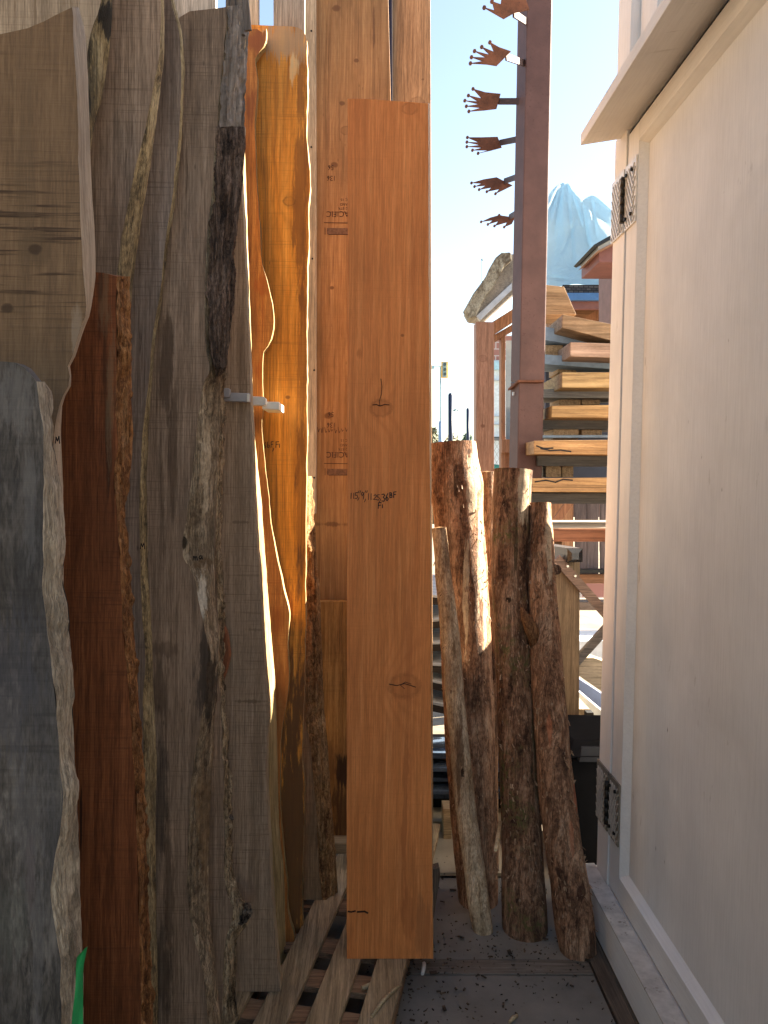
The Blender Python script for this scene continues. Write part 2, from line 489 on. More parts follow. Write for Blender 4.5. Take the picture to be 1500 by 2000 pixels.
DB, DT = .172, 3.035
# core wall behind the door
make("wall", MB().box((XW+.75, .6, 2.0), (1.36, 2*(YC-.6)-.02, 4.0)), M_trim, shed)
make("corner_post", MB().box((XW+.05, (YC+YG+.004)/2, 1.55), (.1, YC-YG-.004, 3.06)), M_trim, shed, bevel=.003)
dr = thing("door", (XW, 1.4, DB), None, None); dr.parent = shed; dr.location = Vector((XW, 1.4, DB))-Vector((XW, 2, 0)); 
del_keys = [k for k in ('label', 'category') if k in dr]
make("door_panel", MB().box((XW+.04, .9, (DB+DT)/2), (.02, 4.0, DT-DB-.02)), M_door, dr)
Z0, Z1 = .265, 2.965
ysl = 2.795
make("stile", MB().box((XW+.022, (YG-.012+ysl)/2, (DB+DT)/2), (.04, YG-.012-ysl, DT-DB)), M_trim, dr, bevel=.003)
make("stile", MB().box((XW+.022, -1.03, (DB+DT)/2), (.04, .13, DT-DB)), M_trim, dr, bevel=.003)
make("rail", MB().box((XW+.021, (ysl-.96)/2, (Z1+DT)/2), (.04, ysl+.96-.002, DT-Z1)), M_trimy, dr, bevel=.003)
make("rail", MB().box((XW+.021, (ysl-.96)/2, (Z0+DB)/2), (.04, ysl+.96-.002, Z0-DB)), M_trimy, dr, bevel=.003)
# bevel moulding round the panel
mo = MB()
for (za, zb) in ((Z0, Z0+.02), (Z1, Z1-.02)):
    mo.prism([(XW+.004, ysl-.001, za), (XW+.0295, ysl-.001, zb), (XW+.0295, ysl-.001, za)], [(XW+.004, -.96, za), (XW+.0295, -.96, zb), (XW+.0295, -.96, za)])
mo.prism([(XW+.004, ysl, Z0), (XW+.0295, ysl-.028, Z0), (XW+.0295, ysl, Z0)], [(XW+.004, ysl, Z1), (XW+.0295, ysl-.028, Z1), (XW+.0295, ysl, Z1)])
make("moulding", mo, M_trimy, dr)
# sill skirt board
make("sill", MB().prism([(.87, -1.6, 0.02), (.87, -1.6, .158), (XW+.06, -1.6, .164), (XW+.06, -1.6, 0.02)], [(.87, YC+.02, 0.02), (.87, YC+.02, .158), (XW+.06, YC+.02, .164), (XW+.06, YC+.02, 0.02)]), M_trimy, shed, bevel=.004)
make("sill_top", MB().prism([(.869, -1.6, .159), (.869, -1.6, .166), (.937, -1.6, .168), (.937, -1.6, .159)], [(.869, YC+.021, .159), (.869, YC+.021, .166), (.937, YC+.021, .168), (.937, YC+.021, .159)]), M_sill, shed)
# drip ledge
LZ = 3.06
make("drip_ledge", MB().prism([(.787, -1.5, LZ-.025), (.787, -1.5, LZ+.02), (XW+.02, -1.5, LZ+.05), (XW+.02, -1.5, LZ+.005)],
     [(.787, YC-.06, LZ-.025), (.787, YC-.06, LZ+.02), (XW+.02, YC-.06, LZ+.05), (XW+.02, YC-.06, LZ+.005)]), M_trimy, shed, bevel=.003)
# black strips painting the shade in the gaps round the door
M_gap = plain("gap_shade_black", (.012, .011, .01), .8, bumps=0)
make("gap_shade", MB().box((XW+.03, YG-.004, (DB+DT)/2), (.02, .0145, DT-DB-.004)), M_gap, shed)
make("gap_shade", MB().box((XW+.035, .9, DB-.001), (.045, 4.0, .006)), M_gap, shed)
make("gap_shade", MB().box((XW+.035, .9, DT+.008), (.05, 4.05, .016)), M_gap, shed)
# wall above the ledge
make("upper_corner_board", MB().box((XW+.03, YC-.075, 3.65), (.06, .15, 1.08)), M_trim, shed, bevel=.003)
make("siding", MB().box((XW+.05, .7, 3.65), (.03, 2*(YC-.16-.7), 1.08)), M_door, shed)
for y in (2.7, 2.3, 1.9, 1.5, 1.1):
    make("batten", MB().box((XW+.025, y, 3.65), (.03, .05, 1.07)), M_trim, shed, bevel=.002)
# unseen plank wall added to shade the left side of the alley
rw = thing("shade_wall", (-1.3, -.5, 0), "added unseen weathered plank wall shading the alley behind the standing slabs", "wall")
M_rw = wood("shade_wall_plank", (.2, .15, .105), (.27, .21, .15), (.07, .05, .035), stain=.6)
for k in range(14):
    make("plank", MB().box((-1.3+.012*(k % 2), 3.5-.3*k-.15, 2.0), (.03, .296, 4.0)), M_rw, rw)
# hinges
def hinge(z, h, dark, col):
    M = NT("tread_plate"); v = M.coord()
    M.b.inputs['Metallic'].default_value = .35
    M_ = M.fin(M.ramp(M.noise(v, 40, 4), [(.3, mulc(col, .7)), (.7, col)]), .4, .5)
    H = thing("hinge", (XW, YG, z), None, None); H.parent = shed; H.location = Vector((XW, YG, z))-Vector((XW, 2, 0))
    for sgn, wdt in ((1, YC-YG-.0), (-1, .118)):
        mb = MB(); ya = YG+.006*sgn; yb = ya+sgn*wdt
        X = XW-.001 if sgn > 0 else XW+.001
        za, zb = z-h/2, z+h/2
        mb.box((X-.003, (ya+yb)/2, z), (.006, abs(yb-ya), h))
        k = 0
        zz = za+.014
        while zz < zb-.012:
            yy = min(ya, yb)+.012+(k % 2)*.011
            while yy < max(ya, yb)-.008:
                a = .7 if (k+int(yy*91)) % 2 else -.7
                mb.box((X-.0072, yy, zz), (.0035, .0055, .021), Matrix.Rotation(a, 3, 'X'))
                yy += .024
            zz += .0175; k += 1
        hp = make("hinge_plate", mb, M_, H)
        hp.data.materials.append(plain("tread_bar", (.5, .46, .4) if col[0] < .4 else (.42, .39, .34), .35, .3, bumps=0))
        for pi_, pg in enumerate(hp.data.polygons):
            if pi_ >= 6: pg.material_index = 1
    p = MB()
    for i in range(5):
        p.tube([(XW-.012, YG, z-h*.36+i*h*.145), (XW-.012, YG, z-h*.36+(i+.93)*h*.145)], .0085, 10)
    make("hinge_barrel", p, plain("hinge_steel", dark, .45, .7), H)
    M_b = plain("bolt_steel", mulc(dark, .6), .5, .7)
    for dz in (-.34, .34):
        for dy in (-.03, -.09):
            make("bolt", MB().tube([(XW-.006, YG+dy, z+h*dz), (XW-.014, YG+dy, z+h*dz)], .007, 6, False), M_b, H)
zt = (onx(1203, 412, XW).z)
zb_ = (onx(1185, 1560, XW).z)
hinge(zt, .235, (.05, .045, .04), (.85, .82, .76))  # upper plates coloured pale to carry their sunlit sheen
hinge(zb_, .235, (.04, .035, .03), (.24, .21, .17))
for o in list(bpy.data.objects):
    for k in ('label', 'category'):
        if k in o and o[k] is None: del o[k]

# --------------------------------------------------------------- slabs and boards
def ybot(px_fn, Y0, s, q, zf):
    lo, hi = 935.0, 9000.0
    for _ in range(50):
        mid = (lo+hi)/2
        if at(px_fn(mid), mid, Y0, s, q).z > zf: lo = mid
        else: hi = mid
    return lo

def slab(name, label, Y0, s, th, L, Rr, O, top, bot, mf, me, q=0.0, zf=.122, nu=6, nv=150, amp=1.6, eamp=.004, efr=22, ebulge=.006, group=None, cat='slab', seed=1, ne=6, edge_name='live_edge', edge_label=None, ezs=.3):
    rfn = lambda y: ip(Rr, y) + amp*mnoise.fractal(Vector((seed*3.3, y*.018, 0)), .8, 2.2, 5)
    lfn = lambda y: ip(L, y) + amp*mnoise.fractal(Vector((seed*5.3, y*.018, 9)), .8, 2.2, 4)
    if bot is None: bot = ybot(lambda y: ip(Rr, y), Y0, s, q, zf)
    topf = (lambda u: top) if not hasattr(top, '__len__') else (lambda u: ip([(b, a) for a, b in top], u))
    yr = lambda u, v: topf(u) + (bot-topf(u))*v
    Ft, Bk = [], []
    V = Vector((0, th, 0))
    US = [0, .2, .4, .6, .74, .84, .9, .94, .97, .985, 1]
    for i in range(nv+1):
        v = i/nv
        # denser sampling inside the frame
        rowf, rowb = [], []
        yR = yr(1, v)
        pR = at(rfn(yR), yR, Y0, s, q)
        if O is None: oR = pR + V
        else:
            oR = at(ip(O, yR)+amp*.6*mnoise.fractal(Vector((seed*9.3, yR*.03, 4)), .8, 2.2, 5), yR, Y0+th, s, q)
            oR.x = max(oR.x, pR.x-.05)
        for j, u in enumerate(US):
            y = yr(u, v)
            x = lfn(y) + (rfn(y)-lfn(y))*u
            if u == 1: p = pR
            else: p = at(x, y, Y0, s, q)
            rowf.append(p)
            rowb.append(p + V + (oR-pR-V)*(u**3))
        Ft.append(rowf); Bk.append(rowb)
    base = at((ip(L, bot)+ip(Rr, bot))/2, bot, Y0, s, q) + V*.5
    root = thing(name, base, label, cat, group)
    mb = MB(); mb.grid(Ft); mb.grid(Bk)
    mb.grid([[r[0] for r in Ft], [r[0] for r in Bk]])          # left side
    mb.grid([Ft[0], Bk[0]]); mb.grid([Ft[-1], Bk[-1]])
    make("sawn_face", mb, mf, root)
    E = []
    for i in range(nv*2+1):
        ii = min(i//2, nv); fr = (i % 2)/2
        i2 = min(ii+1, nv)
        pf = Ft[ii][-1].lerp(Ft[i2][-1], fr); pb = Bk[ii][-1].lerp(Bk[i2][-1], fr)
        nrm = Vector((0, 0, 1)).cross(pf-pb)
        nrm = nrm if nrm.length else Vector((1, 0, 0))
        nrm.normalize()
        if nrm.x < 0: nrm = -nrm
        row = []
        for k in range(ne+1):
            w = k/ne
            p = pf.lerp(pb, w)
            d = ebulge*math.sin(math.pi*w)
            if 0 < k < ne or True:
                d += eamp*mnoise.fractal(Vector((p.x*efr+seed, p.y*efr, p.z*efr*ezs)), .8, 2.1, 5)*(1 if 0 < k < ne else .35)
            row.append(p+nrm*d)
        E.append(row)
    make(edge_name, MB().grid(E, True), me, root, label=edge_label)
    root['_pl'] = (Y0, s, q)
    return root

# --- palette
sap = wood("sapwood", (.42, .33, .22), (.56, .45, .31), (.2, .12, .06), grain=45, stain=.5, bumps=.5, ring=.1)
sap_spalt = bark("spalted_sapwood", (.42, .30, .15), (.6, .47, .27), (.06, .045, .03), 16, .14, .6)
tanface = wood("tan_maple", pl=(1.22, .04), marks=[(70, 480, 30, 40, .5, (.11, .07, .035)), (50, 330, 20, 200, .35, (.13, .085, .045)), (150, 650, 14, 50, .6, (.3, .235, .17))], c1=(.20, .125, .066), c2=(.24, .155, .085), cd=(.06, .034, .017), streak=.2, gcon=.4, fib=.4, saw=1.0, stain=.35, ring=.12, sawf=150, bumps=.35, blot=.3,
               knots=[(68, 487, 1.22, .04, .011), (14, 602, 1.22, .04, .010)])
greyface = lambda n, k=1.0, **kw: wood(n, (.385*k, .262*k, .172*k), (.49*k, .345*k, .235*k), (.10, .06, .035), saw=.3, stain=.8, stainlo=.5, ring=.12, bumps=.3, sawf=230, blot=.35, specks=.5, **kw)

EXT = 4200
# A blue-grey slab at the lower left corner
slab("live_edge_slab", "dark blue-grey stained slab with a pale wavy edge in the lower left corner", 1.0, .02, .07,
     [(-520, 700), (-560, 2000), (-700, EXT)],
     [(62, 705), (74, 770), (85, 850), (84, 930), (84, 1000), (84, 1080), (82, 1150), (90, 1210), (97, 1270), (103, 1330), (113, 1420), (116, 1500), (124, 1560), (113, 1650), (100, 1730), (104, 1800), (118, 1870), (116, 1940), (122, 2000), (150, 2600), (180, EXT)],
     [(66, 712), (90, 770), (101, 850), (118, 950), (128, 1060), (122, 1130), (134, 1190), (139, 1330), (145, 1450), (154, 1640), (160, 1850), (164, 2000), (200, 2600), (250, EXT)],
     [(0, 690), (.8, 704), (.9, 706), (.96, 712), (1, 745)], None,
     wood("blue_stained_face", (.105, .090, .076), (.19, .165, .142), (.03, .027, .025), saw=.35, stain=.8, stainlo=.48, pl=(1.0, .02), marks=[(30, 780, 40, 70, .4, (.19, .18, .17)), (60, 1000, 16, 120, .3, (.17, .165, .16)), (20, 1350, 60, 160, .4, (.075, .075, .09)), (50, 1600, 40, 120, .3, (.15, .14, .14)), (60, 1720, 10, 90, .3, (.16, .12, .12)), (15, 1800, 40, 100, .3, (.1, .11, .09)), (75, 1850, 14, 140, .3, (.17, .16, .155))], ring=.05, blot=.5, blue=(.075, .068, .064), bumps=.3, sawf=120, grain=60, zs=.3, streak=.8, mfreq=3.5),
     bark("pale_wavy_sapwood", (.48, .39, .28), (.62, .52, .39), (.19, .145, .1), 9, .3, .7), zf=.02, amp=2.4, eamp=.008, efr=40, ebulge=.006, seed=2, edge_label="pale lumpy sapwood edge")
# D big tan slab
slab("live_edge_slab", "wide tan slab with a pale sawn edge at the top left, ending in a wavy edge", 1.22, .04, .082,
     [(-420, -100), (-400, 900), (-400, EXT)],
     [(140, 0), (146, 110), (151, 200), (156, 400), (163, 540), (168, 612), (158, 640), (143, 690), (132, 715), (137, 745), (121, 775), (113, 800), (107, 840), (104, 890), (110, 980), (118, 1100), (122, 1300), (125, 2000), (130, EXT)],
     [(150, 0), (167, 70), (172, 160), (179, 350), (187, 525), (176, 612), (163, 645), (147, 695), (136, 718), (140, 746), (127, 775), (121, 800), (119, 850), (121, 900), (124, 1000), (124, 1100), (126, 1300), (130, 2000), (135, EXT)],
     [(0, 150), (.55, 95), (.72, 70), (.86, 52), (.93, 32), (1, 14)], None, tanface,
     wood("fresh_sawn_edge", (.50, .38, .26), (.58, .46, .33), (.3, .2, .12), saw=.25, stain=.2, ring=.0, bumps=.3), zf=.02, seed=4, eamp=.0015, ebulge=0, edge_name="sawn_edge")
# C red brown slab
slab("live_edge_slab", "red-brown slab with a splintered orange edge beside the big tan slab", 1.50, .03, .06,
     [(60, 500), (40, 900), (30, 2000), (0, EXT)],
     [(229, 535), (226, 600), (228, 700), (226, 800), (230, 860), (222, 940), (228, 1000), (234, 1100), (240, 1230), (249, 1320), (258, 1450), (266, 1600), (271, 1800), (276, 2000), (290, EXT)],
     [(252, 545), (255, 620), (256, 760), (259, 860), (251, 950), (243, 1000), (249, 1080), (258, 1180), (268, 1330), (280, 1500), (285, 1650), (292, 1830), (298, 2000), (320, EXT)],
     [(0, 520), (.72, 531), (.85, 533), (1, 540)], None,
     wood("red_cedar_face", (.27, .085, .03), (.36, .125, .046), (.11, .035, .015), saw=.45, pl=(1.5, .03), marks=[(205, 700, 8, 150, .6, (.06, .025, .012)), (212, 850, 6, 100, .6, (.04, .018, .01)), (205, 600, 16, 70, .6, (.27, .17, .09)), (215, 760, 9, 120, .5, (.3, .2, .11)), (196, 560, 8, 40, .5, (.05, .025, .015)), (158, 1600, 3, 80, .8, (.02, .01, .006)), (235, 968, 7, 9, .95, (.015, .009, .006))], stain=.35, ring=.12, bumps=.3, sawf=200, blot=.3),
     bark("splintered_cedar_edge", (.36, .15, .05), (.5, .26, .11), (.11, .04, .015), 26, .12, .9), zf=.05, seed=6, eamp=.012, efr=70, ebulge=.004, edge_label="rough splintered orange-brown edge")
# E spalted slab behind
slab("live_edge_slab", "pale brown slab with a black and yellow spalted edge at the top left behind the big tan slab", 1.62, .03, .06,
     [(-200, -300), (-150, 2000), (-150, EXT)],
     [(205, -300), (203, -40), (193, 20), (178, 60), (170, 110), (172, 190), (176, 262), (160, 340), (140, 500), (120, 900), (110, EXT)],
     [(222, -300), (220, -40), (218, 50), (209, 130), (197, 200), (180, 262), (168, 340), (146, 500), (126, 900), (116, EXT)],
     -300, None, wood("pale_brown_face", (.36, .29, .21), (.43, .36, .27), (.14, .09, .05), saw=.3, stain=.4, ring=.1),
     bark("black_spalt_edge", (.34, .24, .11), (.60, .46, .25), (.03, .022, .015), 9, .16, .7, pl=(1.65, .03), marks=[(204, 20, 16, 46, .95, (.02, .017, .013)), (178, 110, 9, 60, .8, (.025, .02, .014)), (182, 210, 4, 50, .8, (.03, .022, .015))]), zf=.05, seed=8, edge_label="black and yellow spalted edge")
# F
slab("live_edge_slab", "grey-brown slab with a pale straw-coloured bark edge, leaning behind the red-brown slab", 1.80, .02, .06,
     [(100, -300), (90, 600), (80, EXT)],
     [(316, -300), (314, 0), (313, 90), (303, 150), (291, 215), (277, 280), (264, 330), (250, 400), (240, 450), (229, 530), (215, 640), (190, 900), (170, 2000), (150, EXT)],
     [(320, -300), (318, 0), (317, 100), (309, 200), (296, 310), (281, 400), (266, 500), (257, 590), (250, 660), (215, 900), (190, 2000), (170, EXT)],
     -300, None, greyface("grey_brown_face", .95), sap_spalt, zf=.05, seed=10, edge_label="straw-coloured weathered edge")
# G
slab("live_edge_slab", "narrow purple-grey slab curving down between two wider grey slabs", 1.95, .02, .045,
     [(230, -300), (210, 300), (190, 800), (190, EXT)],
     [(330, -300), (334, 0), (344, 40), (352, 80), (353, 200), (345, 300), (334, 400), (320, 490), (312, 580), (299, 650), (288, 760), (278, 850), (273, 950), (272, 1010), (275, 1130), (281, 1250), (284, 1300), (279, 1360), (281, 1420), (279, 1500), (282, 1600), (285, 2000), (290, EXT)],
     [(333, -300), (337, 0), (348, 40), (355, 80), (356, 200), (348, 300), (337, 400), (324, 490), (316, 580), (303, 650), (293, 760), (288, 850), (287, 1000), (290, 1120), (295, 1220), (298, 1300), (302, 1400), (306, 1500), (304, 1600), (308, 2000), (312, EXT)],
     -300, None, wood("purple_grey_face", (.30, .226, .17), (.38, .295, .23), (.09, .06, .044), saw=.4, stain=.35, ring=.1, specks=.6, sawf=200),
     sap_spalt, zf=.05, seed=12)
# H big wavy grey slab with bark
H_ = slab("live_edge_slab", "tall wavy grey slab with a strip of dark ridged bark on its upper right edge", 2.02, .02, .07,
     [(355, 0), (346, 60), (335, 150), (322, 300), (300, 480), (285, 600), (270, 700), (262, 830), (258, 950), (260, 1100), (265, 1200), (268, 1290), (266, 1350), (258, 1480), (258, 1550), (260, 1700), (262, 1850), (265, 2000), (270, 2400)],
     [(444, 10), (438, 100), (428, 180), (423, 260), (413, 380), (405, 450), (400, 550), (400, 620), (403, 680), (408, 725), (396, 750), (386, 830), (378, 900), (366, 1000), (357, 1048), (358, 1085), (380, 1130), (393, 1200), (403, 1240), (405, 1280), (400, 1350), (391, 1420), (379, 1490), (371, 1570), (367, 1640), (365, 1700), (369, 1770), (375, 1820), (390, 1870), (400, 1930), (405, 2000), (415, 2400)],
     [(478, 10), (486, 55), (480, 100), (475, 180), (473, 270), (469, 330), (463, 400), (455, 480), (450, 560), (445, 640), (436, 700), (432, 740), (430, 800), (427, 900), (420, 1000), (418, 1080), (420, 1150), (423, 1210), (427, 1260), (425, 1330), (419, 1400), (415, 1500), (410, 1600), (408, 1700), (410, 1780), (414, 1830), (420, 1870), (426, 1950), (431, 2000), (440, 2400)],
     [(0, 34), (.12, 24), (.5, 19), (.95, 14), (1, 12)], None, greyface("silver_grey_face", .95, pl=(2.02, .02), marks=[(325, 720, 12, 110, .75), (338, 900, 9, 160, .6), (318, 1000, 5, 120, .5), (322, 1268, 30, 16, .5), (312, 1340, 16, 70, .6), (400, 1320, 20, 90, .75, (.03, .022, .018)), (310, 1560, 16, 120, .6, (.04, .03, .025)), (330, 1750, 8, 160, .6), (315, 1900, 30, 80, .6, (.05, .035, .025)), (372, 150, 3, 90, .5), (378, 420, 10, 200, .3)]),
     bark("pale_live_edge", (.36, .265, .165), (.56, .44, .30), (.09, .06, .037), 12, .12, .8, pl=(2.06, .02), marks=[(396, 1170, 12, 56, .8, (.78, .7, .56)), (412, 1330, 16, 80, .85, (.045, .033, .025)), (365, 1055, 6, 14, .9, (.05, .035, .022)), (400, 1100, 26, 10, .6, (.2, .12, .06)), (395, 1600, 14, 120, .6, (.26, .16, .08))]), zf=.12, seed=14, amp=2.2, eamp=.007, efr=40, ebulge=.006, nv=200)
# bark strip, modelled over the upper edge of H
Y0, s_, q_ = 2.02, .02, 0
bk = []
nrow, ncol = 260, 22
bl = [(426, 240), (419, 300), (412, 380), (406, 450), (401, 550), (401, 620), (404, 680), (414, 722), (424, 735)]
br = [(470, 240), (473, 300), (466, 380), (458, 470), (452, 560), (447, 640), (438, 690), (434, 722), (432, 738)]
for i in range(nrow+1):
    y = 246+(734-246)*i/nrow
    row = []
    for k in range(ncol+1):
        w = k/ncol
        ed = 5*mnoise.fractal(Vector((3*w, y*.05, 2)), .8, 2.1, 4)
        yy = y + (14*mnoise.noise(Vector((w*9, 0, 4))) if i == 0 or i == nrow else 0)
        x = ip(bl, y)+(ip(br, y)-ip(bl, y))*w + (ed if k in (0, ncol) else 0)
        p = at(x, yy, Y0-.004+.085*w, s_)
        hgt = .016*math.sin(math.pi*min(1, max(0, w)))**.5
        rid = abs(mnoise.noise(Vector((w*6.5+.5*mnoise.noise(Vector((w*3, y*.012, 8))), y*.0075, 1.7))))
        hgt += .030*min(.5, rid*1.7) + .003*mnoise.fractal(Vector((w*14, y*.06, 5)), .7, 2.1, 4)
        hgt *= min(1, i/4, (nrow-i)/8)
        row.append(p + Vector((.75, -.66, 0))*hgt)
    bk.append(row)
make("bark_strip", MB().grid(bk, True), bark("dark_ridged_bark", (.16, .105, .075), (.29, .205, .155), (.022, .015, .012), 30, .12, .8), H_, label="strip of dark deeply ridged bark")
sp = MB()
for (xa, ya, xb, yb, w) in ((452, -70, 456, 60, 7), (463, -70, 472, 70, 9), (474, -40, 484, 60, 6), (447, -30, 446, 40, 5)):
    sp.bar(at(xa, ya, 2.06, .02), at(xb, yb, 2.06, .02), w*2/1500, .02)
ws = []
wl_ = [(443, 14), (438, 100), (430, 180), (427, 246)]; wr_ = [(482, 14), (486, 55), (480, 100), (476, 180), (474, 246)]
for i in range(121):
    y = 15+(250-15)*i/120; row = []
    for k in range(19):
        w = k/18
        x = ip(wl_, y)+(ip(wr_, y)-ip(wl_, y))*w+(3*mnoise.fractal(Vector((w*4, y*.06, 7)), .8, 2.1, 4) if k in (0, 18) else 0)
        h_ = .010*math.sin(math.pi*w)**.5+.016*min(.6, abs(mnoise.noise(Vector((w*9, y*.009, 3.3))))*1.6)+.004*mnoise.fractal(Vector((w*20, y*.05, 5)), .7, 2.1, 4)
        row.append(at(x, y, Y0-.004+.085*w, s_)+Vector((.75, -.66, 0))*h_)
    ws.append(row)
make("weathered_edge", MB().grid(ws, True), wood("weathered_edge_wood", (.30, .24, .19), (.42, .345, .28), (.03, .022, .018), grain=60, zs=.05, stain=.8, stainlo=.45, bumps=.8, streak=.9), H_)
make("splinter", sp, wood("grey_splinter", (.2, .165, .14), (.28, .24, .2), (.05, .04, .03), grain=90, bumps=.8), H_)
# I gnarly slab behind
slab("live_edge_slab", "thin gnarly slab with knobbly branch stubs low on its edge, behind the bark-edged slab", 2.20, .015, .05,
     [(380, 560), (360, 1000), (350, 2000), (350, 2400)],
     [(431, 700), (425, 900), (421, 1000), (422, 1150), (427, 1230), (424, 1300), (428, 1340), (433, 1420), (436, 1500), (437, 1580), (439, 1640), (437, 1700), (443, 1740), (455, 1780), (442, 1830), (436, 1860), (436, 1920), (432, 2000), (434, 2300)],
     [(436, 700), (433, 900), (431, 1000), (433, 1150), (438, 1210), (432, 1260), (436, 1340), (442, 1420), (448, 1500), (451, 1570), (456, 1610), (452, 1650), (456, 1700), (468, 1745), (489, 1775), (486, 1800), (466, 1832), (461, 1860), (462, 1950), (466, 2000), (470, 2300)],
     690, None, greyface("dull_grey_face", .85), bark("gnarly_edge", (.40, .285, .165), (.62, .48, .31), (.05, .032, .02), 18, .14, .9), zf=.12, seed=16, amp=3, eamp=.012, efr=60, ebulge=.008, nv=200)
kb = MB()
for (x, y, r) in ((486, 1783, .016), (480, 1793, .014), (488, 1770, .011), (455, 1598, .009), (452, 1607, .008), (470, 1800, .014)):
    p = at(x-4, y, 2.22, .015)
    P = []
    for i in range(9):
        th_ = math.pi*i/8; row = []
        for k in range(12):
            ph = 2*math.pi*k/12
            o = Vector((math.sin(th_)*math.cos(ph), math.sin(th_)*math.sin(ph), math.cos(th_)))
            row.append(p+o*r*(1+.6*mnoise.noise(o*2.2+Vector((x, y, 0)))))
        P.append(row)
    kb.grid(P, True, True)
make("branch_stub", kb, bark("stub_bark", (.22, .17, .13), (.36, .29, .22), (.03, .02, .015), 60, .7, 1), [o for o in bpy.data.objects if o.name.startswith("live_edge_slab")][-1])
# reddish sliver between
slab("live_edge_slab", "reddish slab showing only as a curved sliver halfway down the gnarly slab's edge", 2.29, .015, .03,
     [(395, 1150), (395, 1400), (395, 2300)], [(415, 1150), (428, 1200), (440, 1240), (446, 1275), (443, 1300), (432, 1335), (420, 1380), (410, 1600), (410, 2300)], None,
     1150, None, wood("reddish_face", (.3, .11, .05), (.38, .15, .07)), wood("reddish_edge", (.3, .11, .05), (.38, .15, .07)), zf=.12, seed=17, eamp=.001)
# J
J = slab("live_edge_slab", "smooth grey-brown slab with nearly straight edges standing left of the sunlit edge", 2.355, .012, .05,
     [(360, 300), (340, 1000), (330, 2300)],
     [(474, 250), (471, 340), (476, 450), (479, 520), (482, 600), (486, 680), (489, 770), (493, 850), (496, 940), (501, 1040), (507, 1130), (512, 1220), (518, 1310), (525, 1385), (522, 1450), (520, 1520), (523, 1590), (527, 1660), (531, 1740), (537, 1820), (541, 1870), (546, 1925), (548, 1960)],
     None, 240, None,
     wood("warm_grey_face", (.385, .262, .168), (.445, .312, .21), (.14, .085, .046), streak=.25, gcon=.5, saw=.45, pl=(2.355, .012), marks=[(470, 1020, 26, 3, .6), (490, 1370, 30, 4, .7), (500, 1230, 20, 3, .5), (470, 900, 10, 260, .35), (500, 1550, 12, 260, .3), (470, 700, 12, 120, .35)], stain=.35, ring=.08, bumps=.25, sawf=190, blot=.25), sap, zf=.122, seed=18, amp=1.2, eamp=.002, ebulge=.002)
# K lit edge slab
slab("live_edge_slab", "slab showing only a bright cream sunlit edge along the middle of the stack", 2.585, .006, .05,
     [(380, 250), (380, 1000), (380, 2300)],
     [(467, 250), (470, 340), (475, 450), (479, 560), (483, 660), (488, 790), (494, 900), (499, 1040), (505, 1130), (510, 1220), (516, 1310), (521, 1400), (519, 1480), (520, 1560), (525, 1660), (531, 1750), (538, 1850), (543, 1920), (545, 1960)],
     [(476, 250), (479, 310), (482, 400), (485, 500), (490, 650), (495, 790), (498, 860), (508, 950), (512, 1000), (518, 1090), (525, 1180), (530, 1240), (537, 1330), (540, 1400), (542, 1480), (544, 1580), (548, 1640), (555, 1710), (557, 1800), (560, 1890), (562, 1930)],
     240, None, wood("pale_slab_face", (.45, .35, .22), (.55, .44, .3), None, saw=.3), wood("cream_live_edge", (.44, .31, .14), (.54, .40, .2), (.3, .17, .06), grain=40, stain=.3, ring=.0, bumps=.4), zf=.04, seed=20, amp=1.6, eamp=.003, ebulge=.003, edge_label="cream coloured live edge caught by the sun")
# L red amber
slab("live_edge_slab", "red-amber slab with deep wavy bites along its right edge, right of the sunlit edge", 2.655, .010, .032,
     [(400, 30), (400, 1000), (400, 2300)],
     [(520, 50), (519, 80), (511, 97), (498, 112), (503, 150), (500, 200), (497, 235), (499, 300), (503, 380), (508, 460), (512, 510), (520, 545), (532, 595), (535, 625), (533, 650), (526, 672), (515, 690), (513, 750), (514, 800), (511, 835), (517, 900), (523, 960), (530, 1020), (536, 1060), (545, 1110), (557, 1165), (565, 1200), (563, 1260), (564, 1330), (559, 1380), (551, 1420), (547, 1490), (548, 1590), (553, 1660), (560, 1720), (563, 1790), (574, 1830), (577, 1880)],
     None, [(0, 52), (.7, 58), (.86, 56), (.93, 64), (1, 55)], None,
     wood("red_amber_face", (.47, .17, .04), (.6, .27, .075), (.27, .075, .018), saw=.35, stain=.7, pl=(2.655, .01), marks=[(500, 80, 22, 24, .8, (.25, .07, .025)), (490, 210, 12, 40, .7, (.2, .05, .015)), (515, 560, 16, 20, .6, (.3, .07, .012)), (505, 720, 12, 40, .55, (.3, .07, .012)), (522, 1000, 6, 60, .6, (.3, .08, .015)), (545, 1210, 14, 30, .6, (.3, .08, .015)), (550, 1330, 10, 40, .6, (.28, .08, .015))], ring=.15, blot=.35), wood("amber_raw_edge", (.45, .31, .13), (.55, .4, .19), None, bumps=.5), zf=.09, seed=22, amp=1.5, eamp=.002, ebulge=.001)
